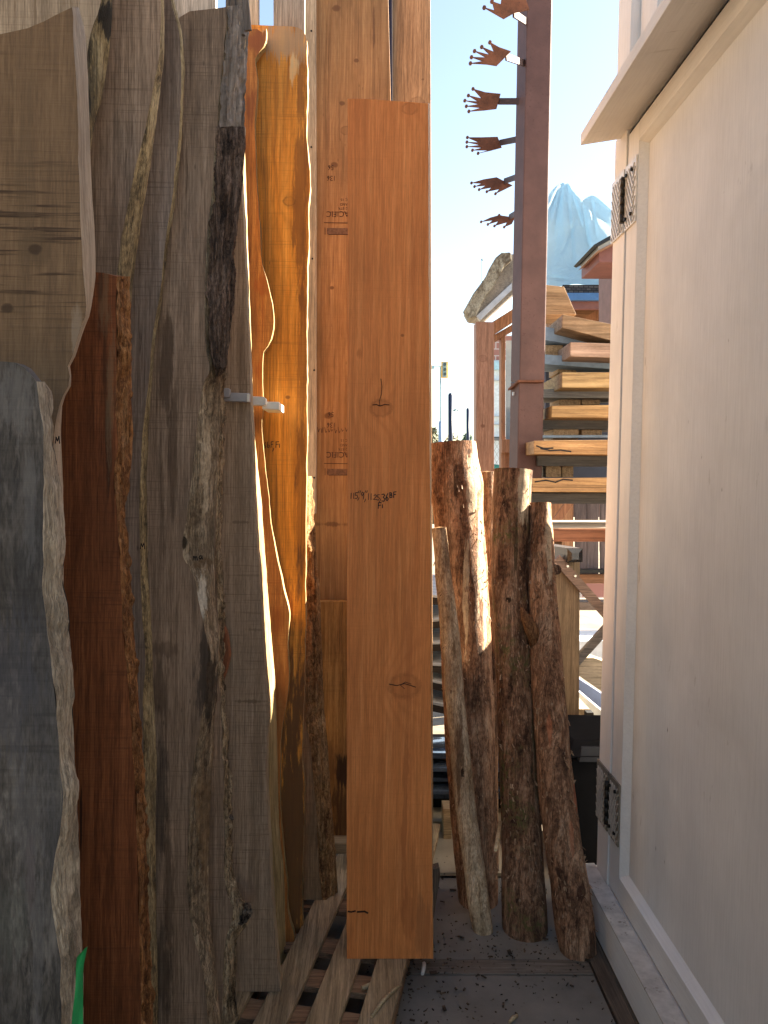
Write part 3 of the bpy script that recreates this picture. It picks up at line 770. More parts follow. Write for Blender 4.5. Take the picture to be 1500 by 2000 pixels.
# M amber
Mo = slab("live_edge_slab", "broad amber slab with rounded top corner and a hand-written note at mid height", 2.715, .008, .035,
     [(420, 40), (420, 1000), (430, 2000)],
     [(585, 48), (596, 58), (600, 120), (600, 200), (598, 260), (603, 310), (605, 345), (603, 420), (602, 480), (600, 560), (599, 700), (600, 800), (599, 900), (597, 1000), (597, 1200), (595, 1320), (592, 1400), (590, 1470), (594, 1540), (595, 1590), (592, 1640), (591, 1760), (592, 1850)],
     None, [(0, 44), (.5, 49), (.9, 52), (.95, 55), (.98, 63), (1, 78)], None,
     wood("amber_face", (.86, .32, .04), (.92, .41, .075), (.25, .09, .018), saw=.25, fib=.4, stain=.6, pl=(2.715, .008), marks=[(588, 330, 14, 290, .75), (592, 700, 12, 200, .6), (560, 80, 60, 40, .7, (.42, .30, .19)), (590, 1000, 12, 180, .5), (572, 1620, 46, 420, .9, (.11, .05, .02)), (572, 130, 9, 26, .6, (.78, .55, .28)), (556, 1250, 22, 160, .5)], ring=.3, blot=.3, specks=.6, knots=[(565, 393, 2.715, .008, .02), (562, 776, 2.715, .008, .008)], stainlo=.52),  # the tall dark mark low down paints shade on the face
     wood("amber_bark_edge", (.42, .28, .12), (.52, .37, .17), None, bumps=.7), zf=.09, seed=24, amp=2, eamp=.003, efr=40, ebulge=.001)
# N with bark edge low right
slab("live_edge_slab", "short slab with a flaking orange bark edge between the amber slab and the fir timber", 2.885, .01, .055,
     [(470, 900), (470, 1300), (470, 1760)],
     [(600, 935), (599, 1000), (597, 1080), (596, 1200), (597, 1330), (597, 1400), (606, 1460), (612, 1520), (618, 1600), (624, 1700), (630, 1775)],
     [(602, 935), (612, 1000), (619, 1090), (625, 1170), (629, 1280), (634, 1390), (640, 1460), (645, 1540), (650, 1600), (655, 1660), (660, 1740), (662, 1775)],
     930, None, wood("dim_brown_face", (.3, .19, .1), (.37, .25, .14), (.1, .06, .03), saw=.3), bark("flaking_orange_bark", (.42, .24, .1), (.56, .38, .2), (.11, .05, .02), 22, .13, .9), zf=.122, seed=26, eamp=.014, efr=42, ebulge=.01, edge_label="flaking orange-brown bark edge")

# --- plain prisms from pixel outlines
def pbox(name, pts, Y0, dY, mat, label=None, cat=None, group=None, s=0.0, q=0.0, bevel=.002, parent=None, kind=None):
    A = [at(x, y, Y0, s, q) for x, y in pts]
    mb = MB().prism(A, [p+Vector((0, dY, 0)) for p in A])
    o = make(name, mb, mat, parent=parent, bevel=bevel)
    return tag(o, label, cat, group, kind)

def rect(x0, y0, x1, y1, sk=0.0):
    return [(x0, y1), (x1, y1+sk), (x1, y0+sk), (x0, y0)]

# screw-holed batten
ob = pbox("pale_batten", [(600, 1005), (618, 1003), (617, -200), (594, -200)], 3.16, .02, wood("pale_batten_wood", (.52, .40, .29), (.6, .48, .36), None, ring=.08, stain=.2), "narrow pale batten with a row of dark screw holes beside the amber slab", "batten", s=.004)
for y in (60, 287, 505, 723, 933):
    p = at(608+(y > 700)*3.5+(y > 400)*2, y, 3.158, .004)
    make("screw_hole", MB().tube([p, p+Vector((0, .004, 0))], .004, 10, False), INK, ob)
# P fir timber with grade stamps
Pt = pbox("rough_timber", [(612, 1642), (800, 1642), (752, -250), (611, -250)], 3.25, .14, wood("fir_timber_face", (.43, .215, .085), (.51, .28, .125), (.2, .085, .035), fib=.4, ring=.25, stain=.45, pl=(3.25, 0), marks=[(650, 1024, 40, 5, .6, (.1, .04, .02)), (640, 250, 4, 60, .4), (730, 60, 3, 40, .6, (.1, .04, .02))], specks=.5, saw=.12,
     knots=[(657, 16, 3.25, .0, .016), (653, 322, 3.25, 0, .014), (648, 562, 3.25, 0, .009), (641, 812, 3.25, 0, .016), (668, 202, 3.25, 0, .012), (696, 118, 3.25, 0, .01), (676, 255, 3.25, 0, .022)]),
     "tall reddish fir timber with upside-down grade stamps behind the tallest front board", "timber")
P2 = pbox("rough_timber", [(632, 1640), (700, 1640), (700, 1175), (608, 1175)], 3.19, .045, wood("short_fir_face", (.46, .215, .06), (.54, .28, .09), (.12, .05, .02), ring=.25, stain=.6, saw=.15, pl=(3.19, 0), marks=[(668, 1510, 12, 30, .9, (.03, .012, .006)), (668, 1590, 30, 60, .7, (.07, .03, .015)), (640, 1500, 16, 60, .5)]), "short upright board with a straight cut top between the flaking slab and the front board", "board")
pbox("rough_timber", [(770, 1600), (846, 1600), (840, -250), (766, -250)], 3.5, .14, wood("pale_fir_face", (.42, .26, .14), (.5, .33, .19), (.22, .12, .06), ring=.25, stain=.35, knots=[(826, 155, 3.5, 0, .006), (815, 200, 3.5, 0, .03)]),
     "tall pale timber at the edge of the open sky behind the front board", "timber")
pbox("steel_flat_bar", [(758, 1600), (768, 1600), (765, -250), (752, -250)], 3.44, .05, plain("navy_steel", (.018, .026, .055), .45, .5), "thin dark navy steel bar between the two tall timbers", "steel bar")
# R the front fir board
Rb = slab("fir_board", "thick straight orange fir board standing in front with a hand-written size on it", 2.525, .003, .085,
     [(679, 150), (679, 600), (678, 1200), (677, 1890)], [(836, 150), (837, 500), (840, 1000), (842, 1500), (846, 1890)],
     [(839.5, 150), (841, 500), (843, 1000), (844, 1500), (847, 1890)], [(0, 193), (.06, 192), (.3, 194), (1, 202)], None,
     wood("orange_fir_face", (.73, .242, .066), (.81, .31, .10), (.42, .115, .03), streak=.15, fib=.28, gcon=.6, ring=.34, ringf=20, pl=(2.525, .003), marks=[(790, 1640, 6, 190, .6), (797, 1300, 10, 120, .35), (805, 560, 5, 160, .35), (700, 690, 8, 14, .5), (795, 1780, 14, 60, .45), (700, 260, 5, 60, .25), (830, 1820, 22, 60, .35, (.2, .07, .03))], stain=.25, saw=.12, blot=.2, bumps=.15, stainlo=.6,
          knots=[(744, 797, 2.525, .003, .034), (790, 1340, 2.525, .003, .05), (800, 212, 2.525, .003, .024), (786, 655, 2.525, .003, .006)]),
     wood("fir_edge", (.55, .33, .16), (.62, .4, .22), None, ring=.2), zf=.122, amp=.9, eamp=.002, efr=40, ebulge=0, cat='board', seed=28, edge_name='sawn_edge')
# cracks in the two big knots
def stroke_mb(mb, pts, Y0, s, w, q=0.0, lift=.0012):
    for (a, b) in zip(pts[:-1], pts[1:]):
        pa = at(a[0], a[1], Y0, s, q); pb = at(b[0], b[1], Y0, s, q)
        d = pb-pa
        if d.length < 1e-6: continue
        d.normalize(); nx = Vector((-d.z, 0, d.x))*w/2
        e = d*w*.3
        A = [pa-nx-e, pb-nx+e, pb+nx+e, pa+nx-e]
        A = [p-Vector((0, lift, 0)) for p in A]
        mb.prism(A, [p+Vector((0, lift+.0005, 0)) for p in A])
M_ck = plain("crack_dark", (.05, .02, .01), .9, var=0, bumps=0)
def crack(*a):
    mb = MB(); stroke_mb(mb, *a); make("crack", mb, M_ck, Rb)
crack([(744, 740), (746, 755), (745, 770), (741, 783), (742, 793)], 2.525, .003, .0022)
crack([(728, 791), (735, 790), (742, 793), (752, 790), (760, 791)], 2.525, .003, .003)
crack([(760, 1336), (775, 1339), (790, 1335), (812, 1342)], 2.525, .003, .0025)
crack([(790, 1345), (782, 1338), (792, 1332), (803, 1336)], 2.525, .003, .0018)
crack([(680, 1780), (686, 1781), (694, 1779)], 2.525, .003, .005)
crack([(698, 1781), (712, 1780), (718, 1783)], 2.525, .003, .006)
# handwriting: strokes on a 0..1 box, y down
GL = {
 '1': [[(.5, 0), (.45, 1)]],
 '5': [[(.8, .0), (.25, .05), (.2, .45), (.6, .42), (.75, .7), (.5, 1), (.1, .92)]],
 ',': [[(.5, .85), (.45, 1.1), (.2, 1.4)]],
 '"': [[(.3, -.3), (.1, .02)], [(.7, -.3), (.5, .02)]],
 '9': [[(.75, .15), (.4, .0), (.15, .3), (.4, .5), (.75, .15), (.65, 1)]],
 '.': [[(.4, .95), (.55, 1)]],
 '2': [[(.15, .2), (.5, .0), (.8, .25), (.15, .95), (.9, .95)]],
 '3': [[(.1, .05), (.6, .0), (.8, .2), (.4, .45), (.85, .65), (.6, 1), (.1, .95)]],
 '6': [[(.7, .0), (.3, .4), (.2, .8), (.5, 1), (.8, .75), (.5, .5), (.2, .8)]],
 'B': [[(.2, 0), (.2, 1)], [(.2, 0), (.7, .1), (.7, .4), (.2, .48), (.8, .6), (.75, .95), (.2, 1)]],
 'F': [[(.25, 0), (.2, 1)], [(.25, 0), (.85, -.05)], [(.2, .45), (.75, .42)]],
 'b': [[(.25, 0), (.2, 1), (.7, .95), (.75, .6), (.25, .55)]],
 'i': [[(.5, .35), (.5, 1)]],
 'M': [[(.05, 1), (.2, .1), (.5, .7), (.8, .0), (.95, 1)]],
 'm': [[(.05, 1), (.1, .35), (.3, .4), (.4, .95), (.5, .4), (.75, .4), (.85, 1)]],
 'a': [[(.75, .4), (.3, .35), (.1, .7), (.35, 1), (.75, .6), (.8, 1)]],
}
def write(parent, items, Y0, s, w, q=0.0, name="handwriting"):
    mb = MB()
    for ch, x, y, cw, chh in items:
        for stq in GL[ch]:
            stroke_mb(mb, [(x+px*cw, y+py*chh) for px, py in stq], Y0, s, w, q)
    make(name, mb, INK, parent)
write(Rb, [('1', 682, 963, 8, 11), ('1', 687, 963, 8, 11), ('5', 692, 962, 9, 12), (',', 697, 963, 8, 10), ('"', 699, 962, 8, 12), ('9', 704, 961, 9, 14), (',', 710, 965, 8, 11), ('"', 712, 962, 8, 12),
           ('1', 716, 964, 8, 12), ('1', 721, 964, 8, 12), ('.', 726, 965, 6, 10), ('2', 729, 966, 8, 10), ('5', 735, 966, 8, 11), (',', 739, 965, 8, 11)], 2.525, .003, .0022)
write(Rb, [('3', 745, 965, 8, 14), ('6', 752, 964, 8, 14), ('B', 760, 962, 7, 10), ('F', 767, 961, 8, 11), ('F', 737, 982, 9, 11), ('i', 745, 982, 4, 10)], 2.525, .003, .003)
write(Mo, [('5', 511, 864, 6, 11), ('6', 514, 864, 7, 11), ('b', 521, 863, 7, 11), ('F', 528, 863, 7, 11), (',', 531, 866, 7, 11), ('F', 537, 863, 9, 11), ('i', 543, 863, 6, 11)], 2.715, .008, .0022)
write(J, [('F', 428, 853, 8, 12), (',', 434, 850, 6, 12)], 2.355, .012, .0022)
slabs = [o for o in bpy.data.objects if o.name.startswith("live_edge_slab") and o.parent is None]
# marks on the edges of D, G and H, set just proud of the slanting edge
write(slabs[1], [('M', 108, 852, 9, 14)], 1.215, .04, .0012)
write(slabs[5], [('M', 274, 1060, 9, 12)], 1.94, .02, .0018)
write(H_, [('m', 377, 1083, 10, 11), ('a', 388, 1082, 9, 10)], 2.01, .02, .0026)
# grade stamps on P, printed upside down
def stamp(y0_):
    mb = MB(); Y = 3.25
    for (txt, x, y, h) in (("PACIFIC", 690, y0_, 11), ("560  2 BTR", 692, y0_-14, 5), ("STAND", 686, y0_-22, 5), ("MC 15", 684, y0_-31, 5)):
        cu = bpy.data.curves.new("t", 'FONT'); cu.body = txt; cu.size = 1; cu.align_x = 'LEFT'
        to = bpy.data.objects.new("t", cu); COL.objects.link(to)
        dg = bpy.context.evaluated_depsgraph_get(); me = to.evaluated_get(dg).to_mesh()
        ba = len(mb.v)
        sc_ = h/.7
        for v in me.vertices:
            px_ = x - v.co.x*sc_*.95; py_ = y + v.co.y*sc_ - h
            mb.v.append(at(px_, py_, Y)-Vector((0, .0012, 0)))
        for p in me.polygons:
            mb.f.append(tuple(ba+i for i in p.vertices)); mb.sm.append(False)
        to.evaluated_get(dg).to_mesh_clear()
        bpy.data.objects.remove(to); bpy.data.curves.remove(cu)
    stroke_mb(mb, [(633, y0_+11), (700, y0_+12)], Y, 0, .0025)
    stroke_mb(mb, [(638, y0_-10), (700, y0_-9)], Y, 0, .0012)
    stroke_mb(mb, [(635, y0_+21), (635, y0_+34)], Y, 0, .0025)
    stroke_mb(mb, [(642, y0_+34), (700, y0_+34)], Y, 0, .0025)
    make("grade_stamp", mb, STAMP, Pt)
    m2 = MB()
    stroke_mb(m2, [(642, y0_+27.5), (700, y0_+28)], Y, 0, .026, lift=.0006)
    make("stamp_block", m2, plain("faded_stamp", (.19, .1, .06), .8, var=.35, scale=120, bumps=0), Pt)
stamp(424); stamp(894)
def flip_digits(y):
    mb = MB()
    for ch, x, yy in (('5', 652, y), ('6', 646, y), ('1', 656, y+21), ('3', 650, y+21), ('6', 644, y+21)):
        for stq in GL[ch]:
            stroke_mb(mb, [(x-px*6, yy+9-py*9) for px, py in stq], 3.25, 0, .0022)
    make("grade_stamp", mb, STAMP, Pt)
flip_digits(323); flip_digits(805)
mb = MB(); random.seed(3); x = 620
while x < 676:
    stroke_mb(mb, [(x, 833+random.random()*6), (x+2, 846-random.random()*4), (x+4, 835+random.random()*7)], 3.25, 0, .002); x += 5+random.random()*3
make("handwriting", mb, STAMP, Pt)

# boards standing in the back row, top left
pbox("backing_board", [(330, 1500), (430, 1500), (420, -250), (340, -250)], 2.6, .03, wood("pale_plank_a", (.52, .46, .38), (.6, .54, .46), None, ring=.1), "pale board with a dark knotty edge seen above the bark-edged slab", "board")
pbox("backing_board", [(478, 1500), (510, 1500), (504, -250), (478, -250)], 2.98, .03, wood("pale_plank_b", (.5, .41, .3), (.58, .48, .36), None, ring=.15), "cream board left of the bright gap of sky at the top", "board")
pbox("backing_board", [(540, 1500), (590, 1500), (596, -250), (533, -250)], 3.0, .03, wood("pale_plank_c", (.40, .335, .26), (.48, .41, .33), (.18, .13, .1), ring=.3, stain=.5), "grey-tan board right of the bright gap of sky at the top", "board")

# white battens and clips across the middle slabs
M_wb = plain("white_batten_paint", (.8, .77, .68), .55)
M_gb = plain("grey_clip_paint", (.36, .35, .36), .5)
sb_ = thing("spacer_bracket", at(460, 770, 2.37), "grey stepped spacer bracket screwed across the smooth grey-brown slab", "bracket")
pbox("bracket_bar", [(432, 783), (487, 785), (487, 768), (432, 766)], 2.345, .025, M_gb, parent=sb_)
pbox("bracket_plate", [(432, 775), (446, 776), (449, 774), (449, 760), (446, 758), (432, 757)], 2.325, .018, M_gb, parent=sb_)
pbox("bracket_lip", [(482, 785), (487, 785), (487, 769), (482, 769)], 2.335, .008, M_wb, parent=sb_)
sb_ = thing("spacer_bracket", at(520, 790, 2.57), "white stepped spacer bracket across the red-amber and amber slabs", "bracket")
pbox("bracket_plate", [(492, 791), (516, 792), (519, 789), (519, 778), (515, 775), (492, 774)], 2.50, .03, M_wb, parent=sb_)
pbox("bracket_bar", [(512, 799), (545, 800), (545, 785), (512, 784)], 2.55, .14, M_wb, parent=sb_)

# green ribbon
rb = []
for i in range(25):
    t = i/24
    y = 1852+t*420
    row = []
    for k in range(5):
        w = k/4
        xl = ip([(168, 1850), (150, 1870), (147, 1930), (140, 2000), (132, 2300)], y); xr = ip([(171, 1850), (170, 1856), (162, 1900), (162, 2000), (156, 2300)], y)
        row.append(at(xl+(xr-xl)*w, y-(w*3), 0.975+.008*math.sin(w*3+t*6), 0))
    rb.append(row)
rm = MB().grid(rb, True); rm.grid([[p+Vector((0, .0008, 0)) for p in r] for r in rb], True)
gm = NT("green_plastic"); gm.b.inputs['Transmission Weight'].default_value = .0
tag(make("plastic_ribbon", rm, gm.fin((.02, .3, .09), .4, .4)), "bright green plastic ribbon hanging at the edge of the blue-grey slab", "ribbon")

# --------------------------------------------------------------- pallet under the boards
A_ = R_(11.3)
pd = Vector((math.sin(A_), math.cos(A_), 0)); pn = Vector((math.cos(A_), -math.sin(A_), 0))
prt = onz(764, 1995, .12)       # a point on the outer slat's right edge
pal = thing("wooden_pallet", (prt.x-.5, prt.y+.3, 0), "weathered wooden slat pallet carrying the standing slabs", "pallet")
w_pal = wood("pallet_slat_wood", (.46, .335, .19), (.56, .42, .26), (.13, .09, .055), ring=.25, stain=.5, axis='Y', blot=.4, specks=.5)
w_pal2 = wood("pallet_bearer_wood", (.34, .2, .11), (.42, .26, .155), (.1, .06, .04), ring=.2, stain=.4, axis='X', blot=.4)
wsl = .098
us = [0, -.152, -.304, -.456, -.61, -.76, -.91]
for k, u in enumerate(us):
    c = prt + pn*(u-wsl/2)
    a = c - pd*1.35; b = c + pd*1.35
    make("slat", MB().bar(Vector((a.x, a.y, .11)), Vector((b.x, b.y, .11)), wsl, .02), w_pal, pal, bevel=.002)
for dv in (-.95, -.55, -.18, .0, .18, .36, .62, .95, 1.25):
    a = prt + pd*dv + pn*.0; b = prt+pd*dv - pn*1.0
    make("bearer", MB().bar(Vector((a.x, a.y, .088)), Vector((b.x, b.y, .088)), .09, .02), w_pal2, pal, bevel=.002)
for u in (-.03, -.5, -.97):
    a = prt + pn*u - pd*1.3; b = prt+pn*u+pd*1.3
    make("stringer", MB().bar(Vector((a.x, a.y, .04)), Vector((b.x, b.y, .04)), .04, .076), w_pal2, pal)
pbox("floor_plank", [(640, 1668), (690, 1668), (690, 1647), (640, 1647)], 3.12, .12, wood("pale_floor_plank", (.38, .3, .19), (.46, .37, .25), None, axis='X', ring=.2), "pale plank lying across behind the front board", "plank")
pbox("dark_offcut", [(842, 1800), (847, 1795), (860, 1712), (858, 1694), (840, 1700)], 2.80, .04, wood("dark_offcut_wood", (.13, .1, .075), (.18, .145, .11), None), "dark weathered offcut leaning behind the foot of the fir board", "offcut", s=0)

# debris on pallet and ground
def stick(name, pts, r, z, mat, label, cat):
    P = [onz(x, y, z) for x, y in pts]
    return tag(make(name, MB().tube(P, [r*.8, r*1.2, r, r*.5][:len(P)] if len(P) <= 4 else r, 6, amp=r*.5, fr=60), mat), label, cat)
M_split = wood("split_wood", (.5, .36, .2), (.6, .46, .28), None, axis='X', bumps=.8)
stick("split_stick", [(725, 1985), (752, 1950), (772, 1930), (784, 1924)], .006, .128, M_split, "long pale split stick lying on the pallet slats", "stick")
stick("split_stick", [(706, 1930), (722, 1925), (735, 1922)], .007, .108, M_split, "short reddish splinter wedged between two pallet slats", "stick")
stick("split_stick", [(622, 1936), (628, 1948), (632, 1955)], .004, .108, M_split, "small curled splinter between the left pallet slats", "stick")
stick("split_stick", [(995, 1997), (1003, 1988), (1010, 1983)], .006, .02, M_split, "small pale wood scrap on the near concrete slab", "stick")
stick("split_stick", [(824, 1902), (827, 1890), (829, 1882)], .008, .02, plain("white_scrap", (.6, .58, .55), .6), "small white scrap lying by the right corner of the fir board", "scrap")
stick("split_stick", [(968, 1660), (972, 1640), (977, 1605)], .006, .55, M_split, "thin pale bark strip hanging between two logs", "stick")
random.seed(11)
ch = MB()
for i in range(900):
    if i < 420:
        x = random.uniform(-.0, .8); y = random.uniform(2.2, 3.9); z = .017
    elif i < 740:
        x = abs(random.gauss(.0, .11)); y = random.uniform(1.9, 2.75); z = .02
    else:
        x = random.uniform(.1, .8); y = random.gauss(2.72, .12); z = .02
    L_ = random.uniform(.002, .011) if i % 14 else random.uniform(.012, .03)
    ch.box((x, y, z+.002), (L_, L_*random.uniform(.15, .6), .003), Matrix.Rotation(random.uniform(0, 6), 3, 'Z') @ Matrix.Rotation(random.uniform(-.4, .4), 3, 'X'))
tag(make("wood_chips", ch, wood("chip_wood", (.06, .04, .025), (.22, .14, .08), (.02, .013, .01), axis='X')), "scattered wood chips and bark crumbs on the path", None, None, 'stuff')

# --------------------------------------------------------------- logs
def log(label, Lp, Rp, Yb, Yt, mat, matend, seed, amp=.004, name="leaning_log", fr=16, peel=None, nr=170, sides=40, tilt=0.0, zb=.014):
    y0_, y1_ = Lp[0][1], Lp[-1][1]
    path, rad = [], []
    for i in range(nr+1):
        t = i/nr; y = y0_+(y1_-y0_)*t
        l, r = ip(Lp, y), ip(Rp, y)
        Y = Yt+(Yb-Yt)*t
        path.append(at((l+r)/2, y, Y)); rad.append((r-l)/2*Y/F)
    root = thing(name, path[-1], label, 'log', "logs leaning in front of the lumber stack")
    mb = MB().tube(path, rad, sides, True, amp, fr, seed, cap=False)
    # knots bumps
    k = sides
    # ends
    make("bark", mb, mat, root)
    for idx, sgn in ((0, 1), (nr, -1)):
        ring_ = mb.v[idx*k:(idx+1)*k]
        c = sum(ring_, Vector())/k
        ax = (path[1]-path[0]).normalized()*-1 if idx == 0 else (path[-1]-path[-2]).normalized()
        rows = [[c+(p-c)*f + ax*(.004*(1-f)) for p in ring_] for f in (1, .66, .33, .02)]
        make("cut_end", MB().grid(rows, False, True), matend, root)
    return root, path, rad
LB = lambda n, moss=None, k=1.0, **kw: bark(n, mulc((.30, .155, .088), k), mulc((.46, .29, .185), k), mulc((.055, .026, .015), k), 13, .25, .75, flake=(.5, .36, .25), flake_amt=.6, moss=moss, **kw)
CE = wood("log_end_grain", (.5, .3, .14), (.6, .4, .22), (.28, .13, .05), ring=.2, grain=30, zs=1)
T2, p2, r2 = log("stout reddish log, the tallest one, with its top just under the black posts",
   [(838, 866), (838, 950), (846, 1000), (852, 1100), (858, 1200), (862, 1300), (866, 1400), (872, 1500), (880, 1600), (890, 1700), (896, 1775)],
   [(929, 850), (935, 905), (943, 950), (944, 1010), (950, 1070), (956, 1180), (962, 1300), (966, 1400), (969, 1500), (971, 1600), (972, 1700), (973, 1775)], 3.08, 3.22, LB("reddish_log_bark", None, 1.1, pl=(3.08, .07), marks=[(922, 930, 16, 90, .9, (.62, .48, .33)), (934, 1080, 10, 130, .9, (.62, .48, .33)), (905, 1150, 7, 110, .8, (.56, .42, .28)), (944, 1200, 6, 80, .8, (.6, .46, .31)), (885, 940, 5, 40, .7, (.04, .022, .014)), (932, 1260, 6, 14, .9, (.035, .02, .013))]), CE, 3)
T2b, _, _ = log("slim dark log half hidden between the two stoutest logs",
   [(934, 922), (938, 1000), (944, 1100), (950, 1300), (952, 1700)], [(968, 922), (968, 1000), (970, 1100), (972, 1300), (974, 1700)], 3.22, 3.33, LB("slim_log_bark", None, .8), CE, 5)
T3, p3, r3 = log("straight mossy log standing in the middle of the row",
   [(964, 918), (961, 1000), (960, 1100), (963, 1200), (970, 1350), (975, 1500), (978, 1600), (980, 1700), (980, 1775), (981, 1838)],
   [(1041, 918), (1036, 1000), (1031, 1100), (1033, 1160), (1040, 1300), (1048, 1450), (1055, 1550), (1060, 1650), (1066, 1740), (1073, 1840)], 2.88, 3.06, LB("mossy_log_bark", (.10, .10, .03), 1.0, pl=(2.95, .06), marks=[(1018, 960, 14, 60, .85, (.62, .49, .34)), (1000, 1060, 5, 50, .7, (.06, .045, .02)), (985, 1165, 5, 6, .9, (.03, .018, .012)), (1040, 1420, 12, 130, .6, (.05, .055, .02))]), CE, 7)
T4, p4, r4 = log("reddish log with a snapped side branch, rightmost of the row beside the white shed",
   [(1033, 983), (1033, 1060), (1033, 1180), (1036, 1290), (1042, 1400), (1050, 1520), (1061, 1640), (1076, 1740), (1086, 1820), (1097, 1878)],
   [(1077, 983), (1082, 1080), (1089, 1180), (1099, 1300), (1109, 1400), (1118, 1500), (1129, 1600), (1142, 1680), (1154, 1750), (1163, 1820), (1167, 1878)], 2.74, 3.03, LB("red_log_bark", None, 1.12, pl=(2.9, .06), marks=[(1070, 1060, 7, 90, .85, (.62, .48, .33)), (1060, 1400, 5, 30, .7, (.45, .16, .08)), (1108, 1530, 5, 30, .75, (.48, .15, .08)), (1095, 1600, 5, 40, .6, (.45, .16, .08)), (1110, 1690, 10, 16, .8, (.05, .02, .012)), (1128, 1790, 8, 40, .8, (.04, .02, .013))]), CE, 9)
T1, p1, r1 = log("thin peeled grey-tan pole leaning left of the stout logs",
   [(844, 1031), (848, 1090), (854, 1180), (864, 1290), (873, 1400), (880, 1480), (890, 1570), (905, 1700), (915, 1780), (926, 1828)],
   [(871, 1031), (880, 1110), (893, 1200), (902, 1290), (912, 1400), (920, 1480), (929, 1570), (942, 1670), (953, 1740), (964, 1828)], 2.87, 3.05,
   bark("peeled_pole_wood", (.54, .39, .24), (.70, .55, .38), (.22, .13, .07), 17, .1, .6, pl=(2.95, .06), marks=[(893, 1450, 10, 90, .75, (.11, .055, .028)), (884, 1260, 3, 20, .6, (.12, .07, .035)), (899, 1495, 4, 10, .9, (.03, .016, .01))]), CE, 11, amp=.004)
# snapped branch on T4
br_ = MB().tube([at(1052, 1262, 2.94), at(1037, 1228, 2.91), at(1025, 1204, 2.88), at(1017, 1186, 2.865)], [.034, .026, .018, .005], 12, amp=.004, fr=30)
make("snapped_branch", br_, bark("branch_bark", (.33, .16, .07), (.46, .25, .12), (.1, .04, .02), 25, .2, .7), T4)
kn = MB().tube([at(1078, 1110, 3.02), at(1088, 1113, 2.97)], [.026, .018], 10, amp=.006, fr=40)
make("knot_stub", kn, bark("knot_bark", (.22, .12, .08), (.3, .18, .12), (.05, .03, .02), 50, .7, .9), T4)
# peeling strips of bark
def peels(root, path, rad, n, seed, mat):
    random.seed(seed); mb = MB()
    for i in range(n):
        k = random.randint(8, len(path)-14); a = random.uniform(-2.9, -.2)
        o = Vector((math.cos(a), math.sin(a), 0))
        p = path[k]+o*rad[k]*1.0
        L_ = random.uniform(.006, .02); w = random.uniform(.002, .006)
        tn = Vector((-o.y, o.x, 0))
        dn = (path[k+4]-path[k]).normalized()
        ti = random.uniform(-.35, .35)+(3.14 if i % 3 == 0 else 0)
        dv = (dn*math.cos(ti)+tn*math.sin(ti))
        A = [p-tn*w/2, p+tn*w/2, p+tn*w*.3+dv*L_+o*random.uniform(.002, .012), p-tn*w*.3+dv*L_+o*random.uniform(.002, .012)]
        mb.prism(A, [q+o*.0015 for q in A])
    make("bark_flakes", mb, mat, root)['kind'] = "stuff"
FL = wood("bark_flake", (.36, .22, .13), (.5, .35, .22), (.12, .05, .03))
peels(T2, p2, r2, 170, 1, FL); peels(T3, p3, r3, 190, 2, FL); peels(T4, p4, r4, 170, 3, FL); peels(T1, p1, r1, 40, 4, FL)

# --------------------------------------------------------------- brown steel post with fan-like plates
M_rust = plain("rust_brown_steel", (.10, .050, .043), .6, .1, .18, 8, .2, spots=(.06, .025, .02), spotamt=.7, spotscale=70)
M_rust2 = plain("rust_orange_steel", (.13, .05, .027), .7, .1, .45, 14, .3, spots=(.08, .03, .02), spotamt=.7, spotscale=60)
post = thing("steel_post", at(1030, 1300, 4.5), "tall rust-brown square steel post with six rusty crown-shaped plates on its left side", "post")
zj = at(1030, 745, 4.5).z
YA = 4.42
def postseg(pxl, pxr, dl, ya, yb, name):
    # front-left edge pxl(y), front-right pxr(y), rear-left dl(y)
    A = [at(pxl(ya), ya, YA), at(pxr(ya), ya, YA+.02), at(pxr(ya)-1, ya, YA+.17), at(dl(ya), ya, YA+.15)]
    B = [at(pxl(yb), yb, YA), at(pxr(yb), yb, YA+.02), at(pxr(yb)-1, yb, YA+.17), at(dl(yb), yb, YA+.15)]
    return make(name, MB().prism(A, B), M_rust, post, bevel=.006)
l_ = lambda y: 1030-.0205*y; r_ = lambda y: 1078.5-.0205*y; d_ = lambda y: 1011.5-.0195*y
ze = 1480
postseg(l_, r_, d_, -260, 746, "upper_tube")
postseg(lambda y: l_(y)-1, lambda y: r_(y)-1, d_, 746.5, ze, "lower_tube")
fl = [at(991, 764, 4.40), at(1012, 742, 4.36), at(1062, 742, 4.38), at(1062, 748, 4.58), at(995, 760, 4.6)]
A = [at(992, 763, YA+.12), at(1011, 746, YA-.02), at(1063, 746, YA-.01), at(1062, 746, YA+.2)]
make("joint_flange", MB().prism(A, [p+Vector((0, 0, .012)) for p in A]), M_rust2, post)
M_z = plain("bolt_zinc", (.4, .4, .42), .4, .7)
for x, y in ((1003, 766), (1008, 764)):
    p = at(x, y, YA+.08); make("bolt", MB().tube([p, p+Vector((0, 0, -.02))], .008, 6, False), M_z, post)
